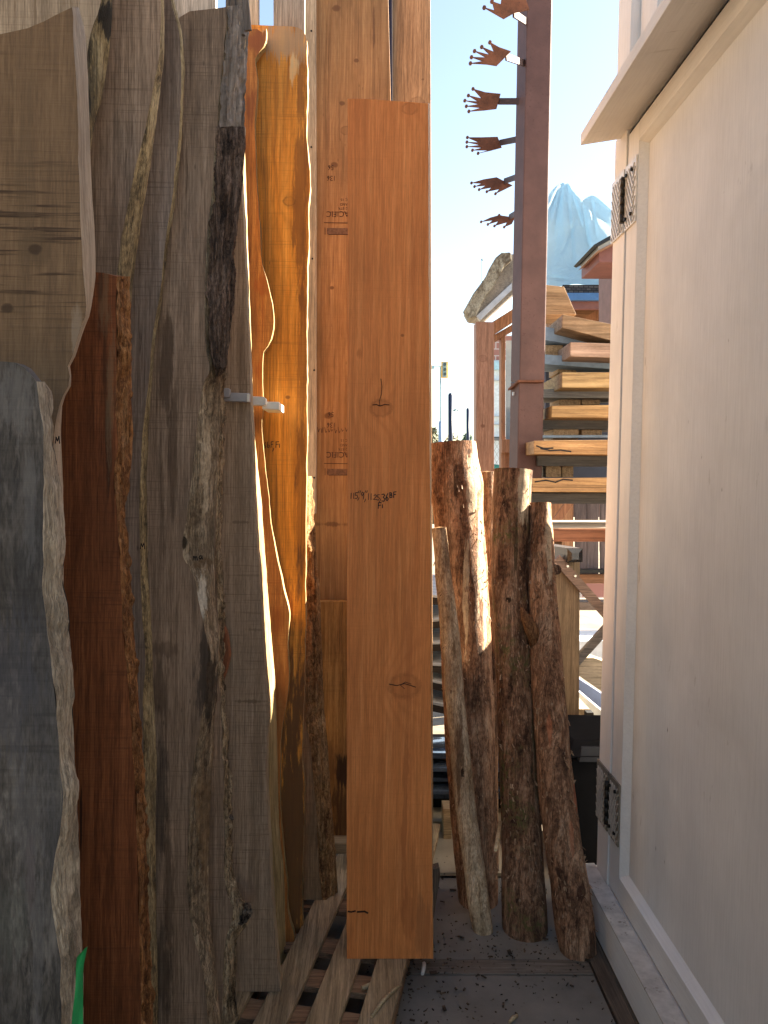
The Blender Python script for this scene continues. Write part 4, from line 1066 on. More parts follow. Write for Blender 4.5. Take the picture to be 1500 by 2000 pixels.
# plates: outline in pixels, arm from post
plates = [
 # tips (5) then shoulder points, arm end on plate, arm on post, tilt
 ([(946, 14), (966, 20), (961, 2), (978, 8), (980, -8), (996, -2), (1004, -14), (1012, -8), (1022, -16), (1034, 18), (1005, 24), (984, 36)], (1003, 26), (1026, 44), .10),
 ([(919, 123), (944, 119), (921, 111), (950, 112), (927, 99), (957, 107), (941, 91), (965, 101), (957, 82), (975, 92), (998, 100), (985, 113), (970, 128), (952, 125)], (988, 111), (1024, 125), .06),
 ([(916, 217), (940, 210), (911, 207), (936, 203), (908, 196), (934, 198), (915, 186), (941, 192), (924, 173), (948, 180), (978, 183), (970, 212), (945, 215)], (974, 198), (1024, 198), .0),
 ([(934, 299), (955, 293), (923, 293), (943, 288), (912, 286), (938, 283), (912, 277), (936, 278), (913, 268), (940, 268), (972, 267), (980, 288), (957, 294)], (976, 279), (1022, 269), -.05),
 ([(968, 378), (975, 369), (951, 374), (960, 366), (936, 370), (949, 362), (927, 364), (941, 358), (921, 357), (945, 350), (970, 346), (1001, 362), (985, 370)], (985, 354), (1022, 340), -.10),
 ([(985, 443), (990, 434), (966, 441), (973, 432), (953, 438), (962, 430), (940, 433), (957, 425), (975, 420), (1006, 425), (1000, 437), (993, 440)], (995, 424), (1020, 407), -.14)]
M_arm = plain("dark_arm_steel", (.06, .035, .032), .6, .1)
for k, (pts, pa, pb, tl) in enumerate(plates):
    Yp = 4.55+.02*k
    mb = MB()
    A = [at(x, y, Yp, -tl*2, tl*2) for x, y in pts]
    mb.prism(A, [p+Vector((0, .008, 0)) for p in A])
    for (x, y) in [pts[0], pts[2], pts[4], pts[6]] + ([pts[8]] if len(pts) > 10 else []):
        p = at(x, y, Yp, -tl*2, tl*2); mb.tube([p-Vector((0, .002, 0)), p+Vector((0, .010, 0))], .0095, 6, False)
    pl = make("crown_plate", mb, M_rust2, post)
    make("plate_arm", MB().bar(at(pa[0], pa[1], Yp+.012, -tl*2, tl*2), at(pb[0]+4, pb[1], YA+.08), .010, .034, Vector((0, 1, 0)).cross(Vector((1, 0, 0)))), M_arm, post)

# --------------------------------------------------------------- lumber stack
W_or = lambda n, k=1.0: wood(n, mulc((.40, .235, .11), k), mulc((.5, .31, .155), k), mulc((.18, .08, .035), k), ring=.3, axis='X', stain=.4, blot=.3)
W_bl = plain("blue_grey_sticker_wood", (.22, .3, .4), .7, var=.25)
W_dk = wood("dark_sticker_wood", (.08, .075, .07), (.13, .12, .11), (.03, .03, .03), axis='X')
W_gr = wood("grey_sticker_wood", (.2, .2, .2), (.27, .26, .25), None, axis='X')
GR = "beams in the lumber stack"
beams = [
 ([(1066, 615), (1126, 615), (1102, 560), (1066, 556)], 5.0, .3, "tan beam end tipped steeply at the very top of the lumber stack"),
 ([(1098, 640), (1290, 690), (1290, 652), (1099, 614)], 4.55, .5, "tan beam sloping down to the right, second from the top of the lumber stack"),
 ([(1114, 696), (1290, 702), (1290, 674), (1114, 668)], 4.5, .5, "pinkish beam with a cracked end, third from the top of the lumber stack"),
 ([(1098, 757), (1290, 757), (1290, 727), (1098, 727)], 4.45, .5, "golden beam below the lower blue sticker in the lumber stack"),
 ([(1077, 815), (1290, 817), (1290, 790), (1078, 792)], 4.4, .5, "golden beam with a chamfered end between grey and dark stickers"),
 ([(1043, 887), (1290, 889), (1290, 858), (1043, 861)], 4.2, .5, "orange beam with a long dark crack, reaching in front of the steel post"),
 ([(1040, 961), (1290, 962), (1290, 932), (1040, 934)], 4.15, .5, "orange beam with a jagged crack along its top, lowest of the thick beams"),
]
for k, (pts, Y, dY, lab) in enumerate(beams):
    tag(pbox("timber_beam", pts, Y, dY, wood("stack_beam_wood", *[((.34, .21, .11), (.42, .28, .16)), ((.36, .23, .13), (.45, .3, .18)), ((.40, .26, .19), (.5, .34, .26)), ((.44, .29, .13), (.55, .38, .19)), ((.40, .24, .10), (.5, .32, .15)), ((.42, .235, .10), (.52, .31, .15)), ((.43, .25, .11), (.53, .33, .16))][k], (.14, .07, .03), ring=.45, axis="X", stain=.6, blot=.45, streak=.8, grain=40), bevel=.003), lab, "beam", GR)
bo = [o for o in bpy.data.objects if o.name.startswith("timber_beam")]
for o, pts, Y in ((bo[5], [(1056, 876), (1075, 880), (1095, 879), (1115, 882)], 4.2), (bo[6], [(1045, 941), (1066, 938), (1085, 942), (1100, 936), (1118, 938)], 4.15), (bo[5], [(1048, 871), (1062, 876), (1080, 875)], 4.2)):
    mb = MB(); stroke_mb(mb, pts, Y, 0, .008); make("crack", mb, INK, o)
GS = "spacer sticks between the stacked beams"
stk = [
 ([(1064, 664), (1290, 700), (1290, 680), (1064, 638)], 4.75, .25, W_bl, "upper sloping blue-grey sticker in the lumber stack"),
 ([(1062, 711), (1290, 728), (1290, 708), (1062, 692)], 4.7, .3, W_bl, "lower sloping blue-grey sticker in the lumber stack"),
 ([(1061, 777), (1290, 778), (1290, 759), (1061, 760)], 4.65, .3, W_gr, "plain grey sticker above the chamfered golden beam"),
 ([(1060, 838), (1290, 838), (1290, 818), (1060, 820)], 4.6, .3, W_dk, "dark grey sticker under the chamfered golden beam"),
 ([(1057, 855), (1290, 855), (1290, 849), (1057, 850)], 4.55, .1, W_bl, "thin pale blue strip just above the cracked orange beam"),
 ([(1050, 910), (1290, 910), (1290, 889), (1050, 890)], 4.4, .3, W_dk, "black sticker between the two cracked orange beams"),
 ([(1040, 984), (1290, 984), (1290, 963), (1040, 963)], 4.3, .3, W_dk, "black sticker under the lowest thick beam"),
]
for pts, Y, dY, M_, lab in stk:
    tag(pbox("spacer_stick", pts, Y, dY, M_), lab, "spacer", GS)
GB = "block ends showing inside the lumber stack"
W_bk = wood("block_wood", (.34, .23, .13), (.42, .3, .18), None, axis='Y')
for (x0_, y0_, x1_, y1_, Y, lab) in [
   (1064, 660, 1112, 676, 4.9, "pale block end under the upper blue sticker"),
   (1066, 674, 1100, 694, 4.8, "brown block end beside the pinkish cracked beam"),
   (1090, 714, 1126, 728, 4.85, "brown block end under the lower blue sticker"),
   (1092, 777, 1134, 791, 4.75, "tan block end left of the pale one under the grey sticker"),
   (1136, 778, 1172, 790, 4.76, "pale block end right of the tan one under the grey sticker"),
   (1080, 838, 1130, 858, 4.62, "tan block end over the cracked orange beam"),
   (1136, 838, 1176, 852, 4.66, "grey block end over the cracked orange beam"),
   (1066, 909, 1096, 932, 4.5, "yellowish block end left of its twin under the black sticker"),
   (1098, 909, 1120, 932, 4.52, "yellowish block end right of its twin under the black sticker")]:
    tag(pbox("block_end", rect(x0_, y0_, x1_, y1_), Y, .25, W_bk), lab, "block", GB)
# dark filling boards behind the stack so it is a solid pile
tag(pbox("stack_board", rect(1066, 700, 1290, 950), 5.15, .05, plain("dark_blue_board", (.05, .06, .09), .8)), "dark blue board standing behind the stacked beams", "board")
# table plank in sun with brown front edge
zt1 = at(1100, 1032, 4.0).z
tb = thing("timber_bench", at(1130, 1420, 4.2), "bench with a pale sunlit top and a red-brown front rail under the lumber stack", "bench")
A = [at(1060, 1031, 4.0), at(1290, 1031, 4.0)]; B = [p+Vector((0, .75, 0)) for p in A[::-1]]
Z_ = Vector((0, 0, .025))
make("bench_top", MB().prism(A+B, [p-Z_ for p in A+B]), wood("bench_top_wood", (.45, .37, .27), (.53, .45, .35), None, axis='X', ring=.2), tb)
pbox("front_rail", rect(1060, 1033, 1290, 1058), 3.985, .05, wood("bench_rail_wood", (.26, .10, .05), (.33, .14, .075), None, axis='X'), parent=tb)
for x in (1082, 1280):
    pbox("leg", rect(x, 1058, x+16, 1420), 4.1, .06, wood("bench_leg_wood", (.2, .11, .06), (.26, .15, .09), None), parent=tb)

# wooden post with black capped rail and braces
tp = thing("timber_post", at(1108, 1420, 3.75), "brown timber post carrying a black square rail end beside the log with the snapped branch", "post")
W_post = wood("treated_post_wood", (.21, .145, .085), (.28, .2, .125), (.09, .055, .03), ring=.35, stain=.4)
pbox("post", [(1081, 1440), (1131, 1440), (1133, 1098), (1081, 1098)], 3.75, .13, W_post, parent=tp, bevel=.004)
M_blk = plain("black_gloss_metal", (.012, .013, .016), .25, .2, spec=.6)
bx = MB()
fr_ = [at(1108, 1098, 3.68), at(1138, 1098, 3.68), at(1138, 1071, 3.68), at(1108, 1071, 3.68)]
inn = [at(1117, 1093, 3.665), at(1131, 1093, 3.665), at(1131, 1080, 3.665), at(1117, 1080, 3.665)]
bx.face(inn); bx.grid([fr_, inn], False, True)
bx.prism(fr_, [p+Vector((-.001, .02, 0)) for p in fr_])
make("rail_cap", bx, M_blk, tp)
rl = [p+Vector((0, .02, 0)) for p in fr_]
make("rail", MB().prism(rl, [p+Vector((-.32, .9, .0)) for p in rl]), plain("grey_rail_paint", (.12, .125, .13), .3, .3, spec=.6), tp)
mb = MB().bar(at(1086, 1090, 3.72), at(1240, 1262, 3.72), .045, .03, Vector((0, 1, 0)))
make("brace", mb, wood("brace_wood", (.2, .13, .1), (.26, .18, .14), None, axis='X'), tp)
mb = MB().bar(at(1122, 1296, 3.80), at(1240, 1165, 3.80), .04, .03, Vector((0, 1, 0)))
make("brace", mb, wood("brace_wood_grey", (.17, .15, .14), (.24, .21, .19), None, axis='X'), tp)
M_sz = plain("screw_zinc", (.6, .57, .5), .35, .6)
for x, y in ((1109, 1106), (1124, 1125)):
    p = at(x, y, 3.69); make("screw_head", MB().tube([p, p+Vector((0, .02, 0))], .006, 8, False), M_sz, tp)

# black bin
bn = thing("plastic_bin", at(1180, 1780, 3.3), "black plastic bin with a recessed handle in the shade between the log and the shed", "bin")
M_bin = plain("black_plastic", (.008, .008, .009), .7, spec=.03)
zt_ = at(1140, 1428, 3.45).z
X0 = at(1114, 1430, 3.3).x; X1 = X0+.42
bb = MB()
bb.prism([(X0+.02, 3.32, 0), (X1-.02, 3.32, 0), (X1, 3.30, zt_-.07), (X0, 3.30, zt_-.07)], [(X0+.02, 3.70, 0), (X1-.02, 3.70, 0), (X1, 3.72, zt_-.07), (X0, 3.72, zt_-.07)])
make("bin_body", bb, M_bin, bn, bevel=.012)
ld = MB()
o1 = [(X0-.015, 3.27, zt_-.06), (X1+.015, 3.27, zt_-.06), (X1+.015, 3.74, zt_-.06), (X0-.015, 3.74, zt_-.06)]
o2 = [(X0+.02, 3.33, zt_), (X1-.02, 3.33, zt_), (X1-.02, 3.70, zt_), (X0+.02, 3.70, zt_)]
ld.prism(o1, o2)
make("bin_lid", ld, M_bin, bn, bevel=.008)
make("handle", MB().prism([(X0+.03, 3.262, zt_-.075), (X0+.2, 3.262, zt_-.075), (X0+.18, 3.30, zt_-.02), (X0+.05, 3.30, zt_-.02)], [(X0+.03, 3.30, zt_-.075), (X0+.2, 3.30, zt_-.075), (X0+.18, 3.33, zt_-.02), (X0+.05, 3.33, zt_-.02)]), plain("bin_handle_plastic", (.02, .021, .024), .5, spec=.15), bn, bevel=.004)

# unseen boards added beyond the shed's far corner to shade logs and post
for k in range(18):
    z = .05+.09*k
    tag(make("shade_board", MB().box((1.63+.03*math.sin(k*2.3), 3.62+.02*math.sin(k*1.7), z), (.72, .52, .07)), W_post, bevel=.004), "added unseen brown board behind the far corner of the white shed, shading the logs", "board", "added shade boards behind the white shed")
# lumber lying beyond, right of the post
tag(pbox("lumber_slab", [(1128, 1318), (1290, 1430), (1290, 1330), (1160, 1285), (1128, 1285)], 5.2, .12, wood("tan_lumber_slab", (.42, .32, .2), (.5, .39, .26), None, axis='X')), "tan live-edged slab lying in the yard right of the timber post", "slab")
tag(pbox("painted_board", [(1125, 1352), (1290, 1480), (1290, 1430), (1125, 1322)], 4.9, .12, plain("slate_blue_paint", (.11, .13, .2), .6)), "slate-blue painted board lying under the tan slab in the yard", "board")
tag(pbox("painted_board", [(1120, 1402), (1290, 1530), (1290, 1485), (1120, 1342)], 4.6, .2, plain("pale_grey_paint", (.5, .54, .56), .6)), "pale grey board with a dark groove lying lowest of the pile beyond the bin", "board")
tag(pbox("timber_offcut", rect(1120, 1385, 1152, 1425), 4.3, .4, wood("cream_offcut", (.46, .37, .25), (.54, .45, .32), None, axis='Y')), "cream timber offcut just above the black bin", "offcut")
tag(pbox("small_block", rect(1146, 1392, 1160, 1406), 4.25, .06, plain("black_rubber", (.02, .02, .02), .7)), "small black block on the cream boards above the bin", "block")
tag(pbox("plastic_sheet", [(1128, 1290), (1290, 1300), (1290, 1250), (1128, 1252)], 7.0, .5, plain("white_sheet", (.72, .74, .76), .5)), "white plastic sheet lying bright on the ground far beyond the braces", "sheet")

# low pile of boards seen between the front board and the logs
GD = "grey boards piled between the front board and the logs"
dark_w = wood("dark_board_wood", (.028, .02, .015), (.05, .036, .026), None, axis='X')
top_w = wood("skylit_board_wood", (.5, .5, .5), (.62, .62, .62), None, axis='X', ring=.1)  # skylight on the board tops put into a paler wood, sides kept dark
labs = ["topmost pale-topped board in the low pile between the fir board and the logs", "second board from the top of the low pile by the thin pole", "third board from the top of the low pile by the thin pole", "fourth board from the top of the low pile by the thin pole", "fifth, tilted board in the low pile by the thin pole", "sixth, steeply tilted board of the low pile by the thin pole"]
for k, (yl, yr_) in enumerate(((1168, 1176), (1206, 1200), (1252, 1248), (1300, 1306), (1342, 1362), (1384, 1402))):
    zl = at(842, yl, 4.0).z; zr = at(900, yr_, 4.0).z
    sl_ = (zr-zl)
    xa, xb = .0, 1.0
    x1_ = at(842, yl, 4.0).x; x2_ = at(900, yr_, 4.0).x; mS = (zr-zl)/(x2_-x1_)
    za = zl+(xa-x1_)*mS; zbx = zl+(xb-x1_)*mS*.5
    mb = MB(); th = .048; dep = .5
    P_ = [(xa, 4.0, za), (xb, 4.0, zbx), (xb, 4.0+dep, zbx+.05), (xa, 4.0+dep, za+.05)]
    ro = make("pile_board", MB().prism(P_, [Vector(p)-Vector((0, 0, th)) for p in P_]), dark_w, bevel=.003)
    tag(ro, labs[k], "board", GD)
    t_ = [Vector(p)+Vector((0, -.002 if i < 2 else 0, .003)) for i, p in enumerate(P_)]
    make("skylit_top", MB().prism(t_, [p-Vector((0, 0, .012)) for p in t_]), top_w, ro)
dp = thing("wooden_pallet", (.45, 3.9, 0), "dark wet blue-grey pallet on edge of the path behind the thin pole", "pallet")
wet = plain("wet_blue_wood", (.07, .1, .15), .25, var=.4, scale=30, bumps=.4, spec=.6)
for k, y in enumerate((1450, 1478, 1496, 1523, 1540, 1556)):
    z = at(860, y, 3.75).z
    make("slat", MB().box((.5, 3.75+.05*k % .1, z), (1.1, .1, .022)), wet, dp, bevel=.003)
make("stringer", MB().box((.5, 3.9, .22), (1.1, .06, .4)), dark_w, dp)
tag(pbox("pallet_block", rect(866, 1580, 882, 1640), 3.55, .1, M_split), "yellow wooden block standing at the foot of the thin pole", "block")
W_ply = concrete("speckled_plywood", (.36, .31, .22), .3)
tag(make("plywood_sheet", MB().prism([(.0, 3.27, .03), (.62, 3.27, .03), (.62, 3.62, .05), (.0, 3.62, .05)], [(.0, 3.27, .016), (.62, 3.27, .016), (.62, 3.62, .034), (.0, 3.62, .034)]), W_ply), "speckled tan plywood sheet on the ground behind the logs", "plywood")
tag(make("timber_step", MB().box((.35, 3.72, .045), (.9, .16, .09)), W_ply, bevel=.003), "low speckled timber step at the back of the path", "step")

# --------------------------------------------------------------- background things
tag(pbox("fence_post", [(930, 925), (965, 925), (965, 629), (930, 628)], 5.5, .13, wood("pinkish_post_wood", (.44, .23, .15), (.51, .28, .19), (.24, .1, .06), ring=.3, stain=.25, knots=[(943, 700, 5.5, 0, .03), (943, 832, 5.5, 0, .015)])), "square pinkish timber post with a flat top standing left of the steel post", "post")
po = bpy.data.objects["fence_post"]
# extend post to the ground
g_ = at(947, 925, 5.5); make("post_foot", MB().box((g_.x, 5.565, g_.z/2), (.126, .128, g_.z)), wood("pinkish_foot_wood", (.44, .23, .15), (.51, .28, .19)), po)

# kiosk with live edge barge board
ki = thing("garden_kiosk", at(1030, 1100, 7.2), "small wooden kiosk with brown window frames and a thick live-edge slab along its roof edge", "kiosk")
pts = [(906, 606), (918, 622), (945, 622), (972, 590), (1006, 548), (1010, 490), (980, 493), (968, 503), (958, 520), (950, 538), (938, 555), (925, 572), (915, 590)]
A = [at(x, y, 6.6) for x, y in pts]
front = [(906, 606), (918, 622), (930, 618), (938, 600), (950, 578), (964, 560), (975, 540), (985, 520), (1000, 508), (998, 492), (980, 493), (968, 503), (958, 520), (950, 538), (938, 555), (925, 572), (915, 590)]
fo = pbox("barge_slab", front, 6.6, .1, bark("weathered_slab_edge", (.34, .3, .22), (.46, .42, .33), (.13, .1, .07), 14, .7, .7), parent=ki, bevel=.01)
pbox("roof_deck", [(920, 619), (948, 624), (1050, 530), (1050, 494), (984, 497), (957, 536), (928, 580), (912, 605)], 6.705, .25, wood("grey_soffit", (.34, .30, .25), (.4, .36, .3), None, axis='Y'), parent=ki)
pbox("roof_purlin", [(930, 617), (938, 626), (1000, 566), (1000, 552)], 6.68, .05, plain("grey_metal_edge", (.4, .42, .45), .4, .5), parent=ki)
wf = wood("kiosk_frame_wood", (.36, .16, .08), (.44, .21, .11), None)
pbox("rafter", [(944, 640), (965, 652), (1060, 590), (1060, 566)], 7.0, .12, wf, parent=ki)
fr = pbox("window_frame", rect(979, 650, 987, 915), 7.1, .12, wf, parent=ki)
pbox("window_sill", rect(980, 858, 1010, 884), 7.06, .14, wf, parent=ki)
pbox("window_head", [(965, 668), (1010, 640), (1010, 628), (965, 654)], 7.08, .12, wf, parent=ki)
pbox("pane", rect(988, 665, 1040, 860), 7.2, .01, plain("window_glass", (.25, .35, .42), .05, .0, spec=.8, bumps=0), parent=ki)
pbox("wall", rect(981, 880, 1040, 1060), 7.15, .1, wf, parent=ki)
wl = NT("brick"); bt_ = wl.n("TexBrick"); wl.put(bt_.inputs['Vector'], wl.vm('MULTIPLY', wl.coord(), (1, 1, 1)))
bt_.inputs['Color1'].default_value = (.3, .14, .12, 1); bt_.inputs['Color2'].default_value = (.36, .18, .15, 1); bt_.inputs['Mortar'].default_value = (.45, .4, .38, 1); bt_.inputs['Scale'].default_value = 1.2
sx = wl.n("SeparateXYZ"); wl.put(sx.inputs[0], wl.coord()); cx = wl.n("CombineXYZ"); wl.put(cx.inputs[0], sx.outputs[0]); wl.put(cx.inputs[1], sx.outputs[2]); wl.put(bt_.inputs['Vector'], cx.outputs[0])
M_brick = wl.fin(bt_.outputs[0], .8)
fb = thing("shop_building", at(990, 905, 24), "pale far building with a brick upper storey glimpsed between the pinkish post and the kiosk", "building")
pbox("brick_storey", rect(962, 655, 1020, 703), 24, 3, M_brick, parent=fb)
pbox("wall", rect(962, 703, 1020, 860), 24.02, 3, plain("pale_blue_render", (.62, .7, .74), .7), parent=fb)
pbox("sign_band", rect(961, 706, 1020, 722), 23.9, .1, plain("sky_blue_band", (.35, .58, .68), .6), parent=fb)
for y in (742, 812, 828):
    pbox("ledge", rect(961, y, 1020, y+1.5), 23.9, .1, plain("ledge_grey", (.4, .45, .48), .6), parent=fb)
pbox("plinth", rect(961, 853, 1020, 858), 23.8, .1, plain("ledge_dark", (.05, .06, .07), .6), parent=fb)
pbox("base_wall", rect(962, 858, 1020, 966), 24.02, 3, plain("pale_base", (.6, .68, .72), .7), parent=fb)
# chain link fence
cf = MB()
Yc = 12.0
x0c, x1c = at(952, 860, Yc).x, at(1000, 860, Yc).x; z0c, z1c = .02, at(970, 858, Yc).z
st_ = .075
n = int((x1c-x0c)/st_)+30
for i in range(-30, n):
    for sg in (1, -1):
        xa = x0c+i*st_; 
        pa = Vector((xa if sg > 0 else xa, Yc, z0c)); hgt = z1c-z0c
        xb = xa+hgt*.6*sg
        # clip to span
        t0, t1 = 0, 1
        dx = xb-xa
        for lim, s2 in ((x0c, 1), (x1c, -1)):
            if (xa-lim)*s2 < 0 and (xb-lim)*s2 < 0: t0 = 2
            elif (xa-lim)*s2 < 0: t0 = max(t0, (lim-xa)/dx)
            elif (xb-lim)*s2 < 0: t1 = min(t1, (lim-xa)/dx)
        if t0 < t1:
            cf.bar((xa+dx*t0, Yc, z0c+hgt*t0), (xa+dx*t1, Yc, z0c+hgt*t1), .006, .006, Vector((0, 1, 0)))
cfo = thing("chain_link_fence", ((x0c+x1c)/2, Yc, 0), "chain-link fence glimpsed behind the pinkish post", "fence")
make("wire_mesh", cf, plain("galvanised_wire", (.4, .42, .43), .5, .5, bumps=0), cfo)
make("top_rail", MB().bar((x0c, Yc, z1c), (x1c, Yc, z1c), .04, .04), plain("galvanised_rail", (.2, .22, .23), .5, .5), cfo)
tag(pbox("storage_tub", [(961, 925), (975, 925), (976, 908), (962, 906)], 9.0, .3, plain("teal_plastic", (.03, .22, .2), .4)), "teal tub on the ground between the pinkish post and the mossy log", "tub")

# pavilion roof with shingles and fascia, brown posts
pv = thing("garden_pavilion", at(1180, 900, 8.6), "brown pavilion with a shingled roof and blue gutter under the pale blue tarpaulin", "pavilion")
shg = NT("shingles"); bb_ = shg.n("TexBrick"); sx = shg.n("SeparateXYZ"); shg.put(sx.inputs[0], shg.coord()); cx = shg.n("CombineXYZ"); shg.put(cx.inputs[0], sx.outputs[0]); shg.put(cx.inputs[1], sx.outputs[2]); shg.put(bb_.inputs['Vector'], cx.outputs[0])
bb_.inputs['Color1'].default_value = (.1, .085, .075, 1); bb_.inputs['Color2'].default_value = (.035, .03, .03, 1); bb_.inputs['Mortar'].default_value = (.012, .012, .012, 1); bb_.inputs['Scale'].default_value = 9; bb_.inputs['Mortar Size'].default_value = .04
M_sh = shg.fin(bb_.outputs[0], .8)
pbox("roof", [(1098, 574), (1330, 574), (1330, 556), (1100, 556)], 8.5, 2.0, M_sh, parent=pv)
pbox("gutter", rect(1096, 572, 1330, 586), 8.4, .14, plain("blue_gutter", (.06, .16, .34), .4), parent=pv)
pbox("fascia", rect(1108, 585, 1330, 604), 8.46, .05, plain("brown_fascia_paint", (.2, .085, .07), .55), parent=pv)
pbox("soffit", [(1060, 634), (1330, 634), (1330, 604), (1060, 604)], 9.2, .05, wood("pavilion_wall_wood", (.3, .14, .07), (.38, .19, .1), None, axis='X'), parent=pv)
mb = MB().bar(at(1128, 640, 8.9), at(1180, 606, 8.9), .1, .1, Vector((0, 1, 0)))
make("rafter", mb, wf, pv)
pbox("post", rect(1068, 590, 1092, 1010), 8.7, .15, wood("pavilion_post_wood", (.34, .2, .12), (.4, .25, .16), None), parent=pv)
pbox("wall", rect(1060, 640, 1330, 1010), 9.4, .1, wood("pavilion_panel", (.13, .095, .085), (.18, .13, .12), (.06, .04, .04)), parent=pv)

# fence behind the bench
fn = thing("board_fence", at(1130, 1250, 6.4), "dim grey-brown panelled fence with a brown diagonal brace beneath the lumber stack", "fence")
M_fp = wood("fence_panel_wood", (.15, .115, .11), (.2, .16, .15), (.07, .05, .05), stain=.6)
for i, x in enumerate((1124, 1147, 1173, 1200, 1230, 1260)):
    pbox("fence_board", rect(x, 960, x+22+(i > 2)*6, 1125), 6.4, .03, M_fp, parent=fn)
pbox("fence_panel", rect(1060, 960, 1120, 1100), 6.42, .03, wood("orange_panel", (.45, .22, .11), (.52, .27, .14), None), parent=fn)
make("brace", MB().bar(at(1088, 1015, 6.3), at(1116, 975, 6.3), .06, .04, Vector((0, 1, 0))), wf, fn)
pbox("rail", rect(1060, 1112, 1290, 1119), 6.3, .06, plain("black_rail", (.02, .02, .02), .5), parent=fn)
pbox("rail", rect(1060, 1122, 1290, 1140), 6.35, .06, wood("brown_rail", (.3, .14, .07), (.36, .18, .1), None, axis='X'), parent=fn)
tag(pbox("firewood_stack", rect(1060, 1140, 1290, 1168), 7.5, .5, M_brick), "low stack of cut firewood under the fence rail", "firewood")
tag(pbox("kerb_beam", rect(1060, 1176, 1290, 1192), 6.2, .15, wood("kerb_beam_wood", (.2, .15, .12), (.26, .2, .16), None, axis='X')), "long grey-brown beam on the ground at the foot of the fence", "beam")

# eave of the neighbouring building behind the shed corner
nb = thing("brown_building", at(1300, 900, 6.2), "brown building whose dark roof corner pokes out behind the white shed", "building")
pbox("roof_edge", [(1160, 478), (1166, 481), (1330, 392), (1330, 380)], 5.9, .6, plain("dark_roofing", (.02, .025, .03), .6), parent=nb)
pbox("gutter", [(1169, 490), (1330, 408), (1330, 390), (1168, 480)], 5.95, .5, plain("grey_gutter", (.42, .44, .44), .5), parent=nb)
pbox("fascia", [(1163, 494), (1330, 415), (1330, 405), (1168, 489)], 5.93, .5, plain("tan_fascia", (.3, .17, .11), .5), parent=nb)
pbox("beam", [(1170, 512), (1330, 512), (1330, 415), (1170, 492)], 6.0, .5, plain("brown_beam_paint", (.21, .09, .08), .55), parent=nb)
pbox("wall", rect(1240, 480, 1330, 1100), 6.3, 1, plain("brown_wall_paint", (.2, .11, .09), .6), parent=nb)

# tarpaulin
tpm = NT("blue_tarpaulin"); v = tpm.coord()
cr = tpm.math('ADD', tpm.noise(v, 6, 9, .75, 2.5), tpm.math('MULTIPLY', tpm.noise(v, 26, 5, .7, 1.5), .4))
tpm.bump(cr, 1.0, .06)
colt = tpm.ramp(tpm.noise(v, 2, 4), [(.3, (.38, .58, .74)), (.7, (.50, .69, .82))])
tpm.fin(colt, .7, .15)
tr = tpm.n("BsdfTranslucent"); tpm.put(tr.inputs[0], colt); ms = tpm.n("MixShader"); ms.inputs[0].default_value = .45
tpm.t.links.new(tpm.b.outputs[0], ms.inputs[1]); tpm.t.links.new(tr.outputs[0], ms.inputs[2]); tpm.t.links.new(ms.outputs[0], tpm.out.inputs[0])
topl = [(1050, 430), (1062, 401), (1072, 381), (1084, 366), (1094, 359), (1103, 357), (1111, 360), (1118, 370), (1126, 380), (1134, 386), (1142, 388), (1150, 384), (1157, 382), (1166, 386), (1178, 396), (1195, 412), (1220, 445), (1260, 485), (1310, 530)]
fy = [(b, a) for a, b in topl]
nc, nr = 150, 80
Fg = []
for i in range(nr+1):
    t = i/nr; row = []
    for k in range(nc+1):
        x = 1050+(1310-1050)*k/nc
        yt = ip(fy, x)
        yb = 558+3*math.sin(x*.06)
        y = yt+(yb-yt)*t
        ang = math.atan2(x-1101, y-338); rr_ = math.hypot(x-1101, y-338)
        fold = .020*math.sin(13*ang+.8+.6*math.sin(rr_*.03))*min(1, rr_/90)+.006*math.sin(31*ang+2)*min(1, rr_/90)+.03*mnoise.noise(Vector((x*.02+y*.012, y*.008, 3)))
        dip = .015*math.exp(-((x-1143)/9)**2)*(1-t)
        for (ax, ay, bx_, by_, dp_) in ((1100, 362, 1078, 470, .05), (1128, 425, 1095, 497, .05), (1108, 364, 1120, 520, .04), (1118, 378, 1146, 470, .06), (1138, 400, 1152, 500, .07), (1146, 470, 1190, 535, .05), (1090, 372, 1066, 440, .05), (1070, 540, 1110, 546, .05), (1155, 392, 1166, 470, .05), (1135, 520, 1195, 548, .05)):
            ux, uy = bx_-ax, by_-ay; L2 = ux*ux+uy*uy
            tt = max(0, min(1, ((x-ax)*ux+(y-ay)*uy)/L2)); ds = math.hypot(x-ax-ux*tt, y-ay-uy*tt)
            fold -= .7*dp_*math.exp(-(ds/3.2)**2)*math.sin(math.pi*min(1, tt*.9+.1))
        Y = 9.5-.75*max(0, (y-350)/206)**.8-fold+dip+.008*mnoise.noise(Vector((x*.05, y*.05, 1)))
        row.append(at(x, y, Y))
    Fg.append(row)
tm = MB().grid(Fg, True)
Bg = [[Vector((p.x, 19.6-p.y+.4, p.z)) for p in r] for r in Fg]
tm.grid(Bg, True)
tm.grid([Fg[0], Bg[0]], True)
tag(make("tarpaulin", tm, tpm.m), "pale blue crinkled tarpaulin draped over a peaked load on the pavilion roof", "tarpaulin")

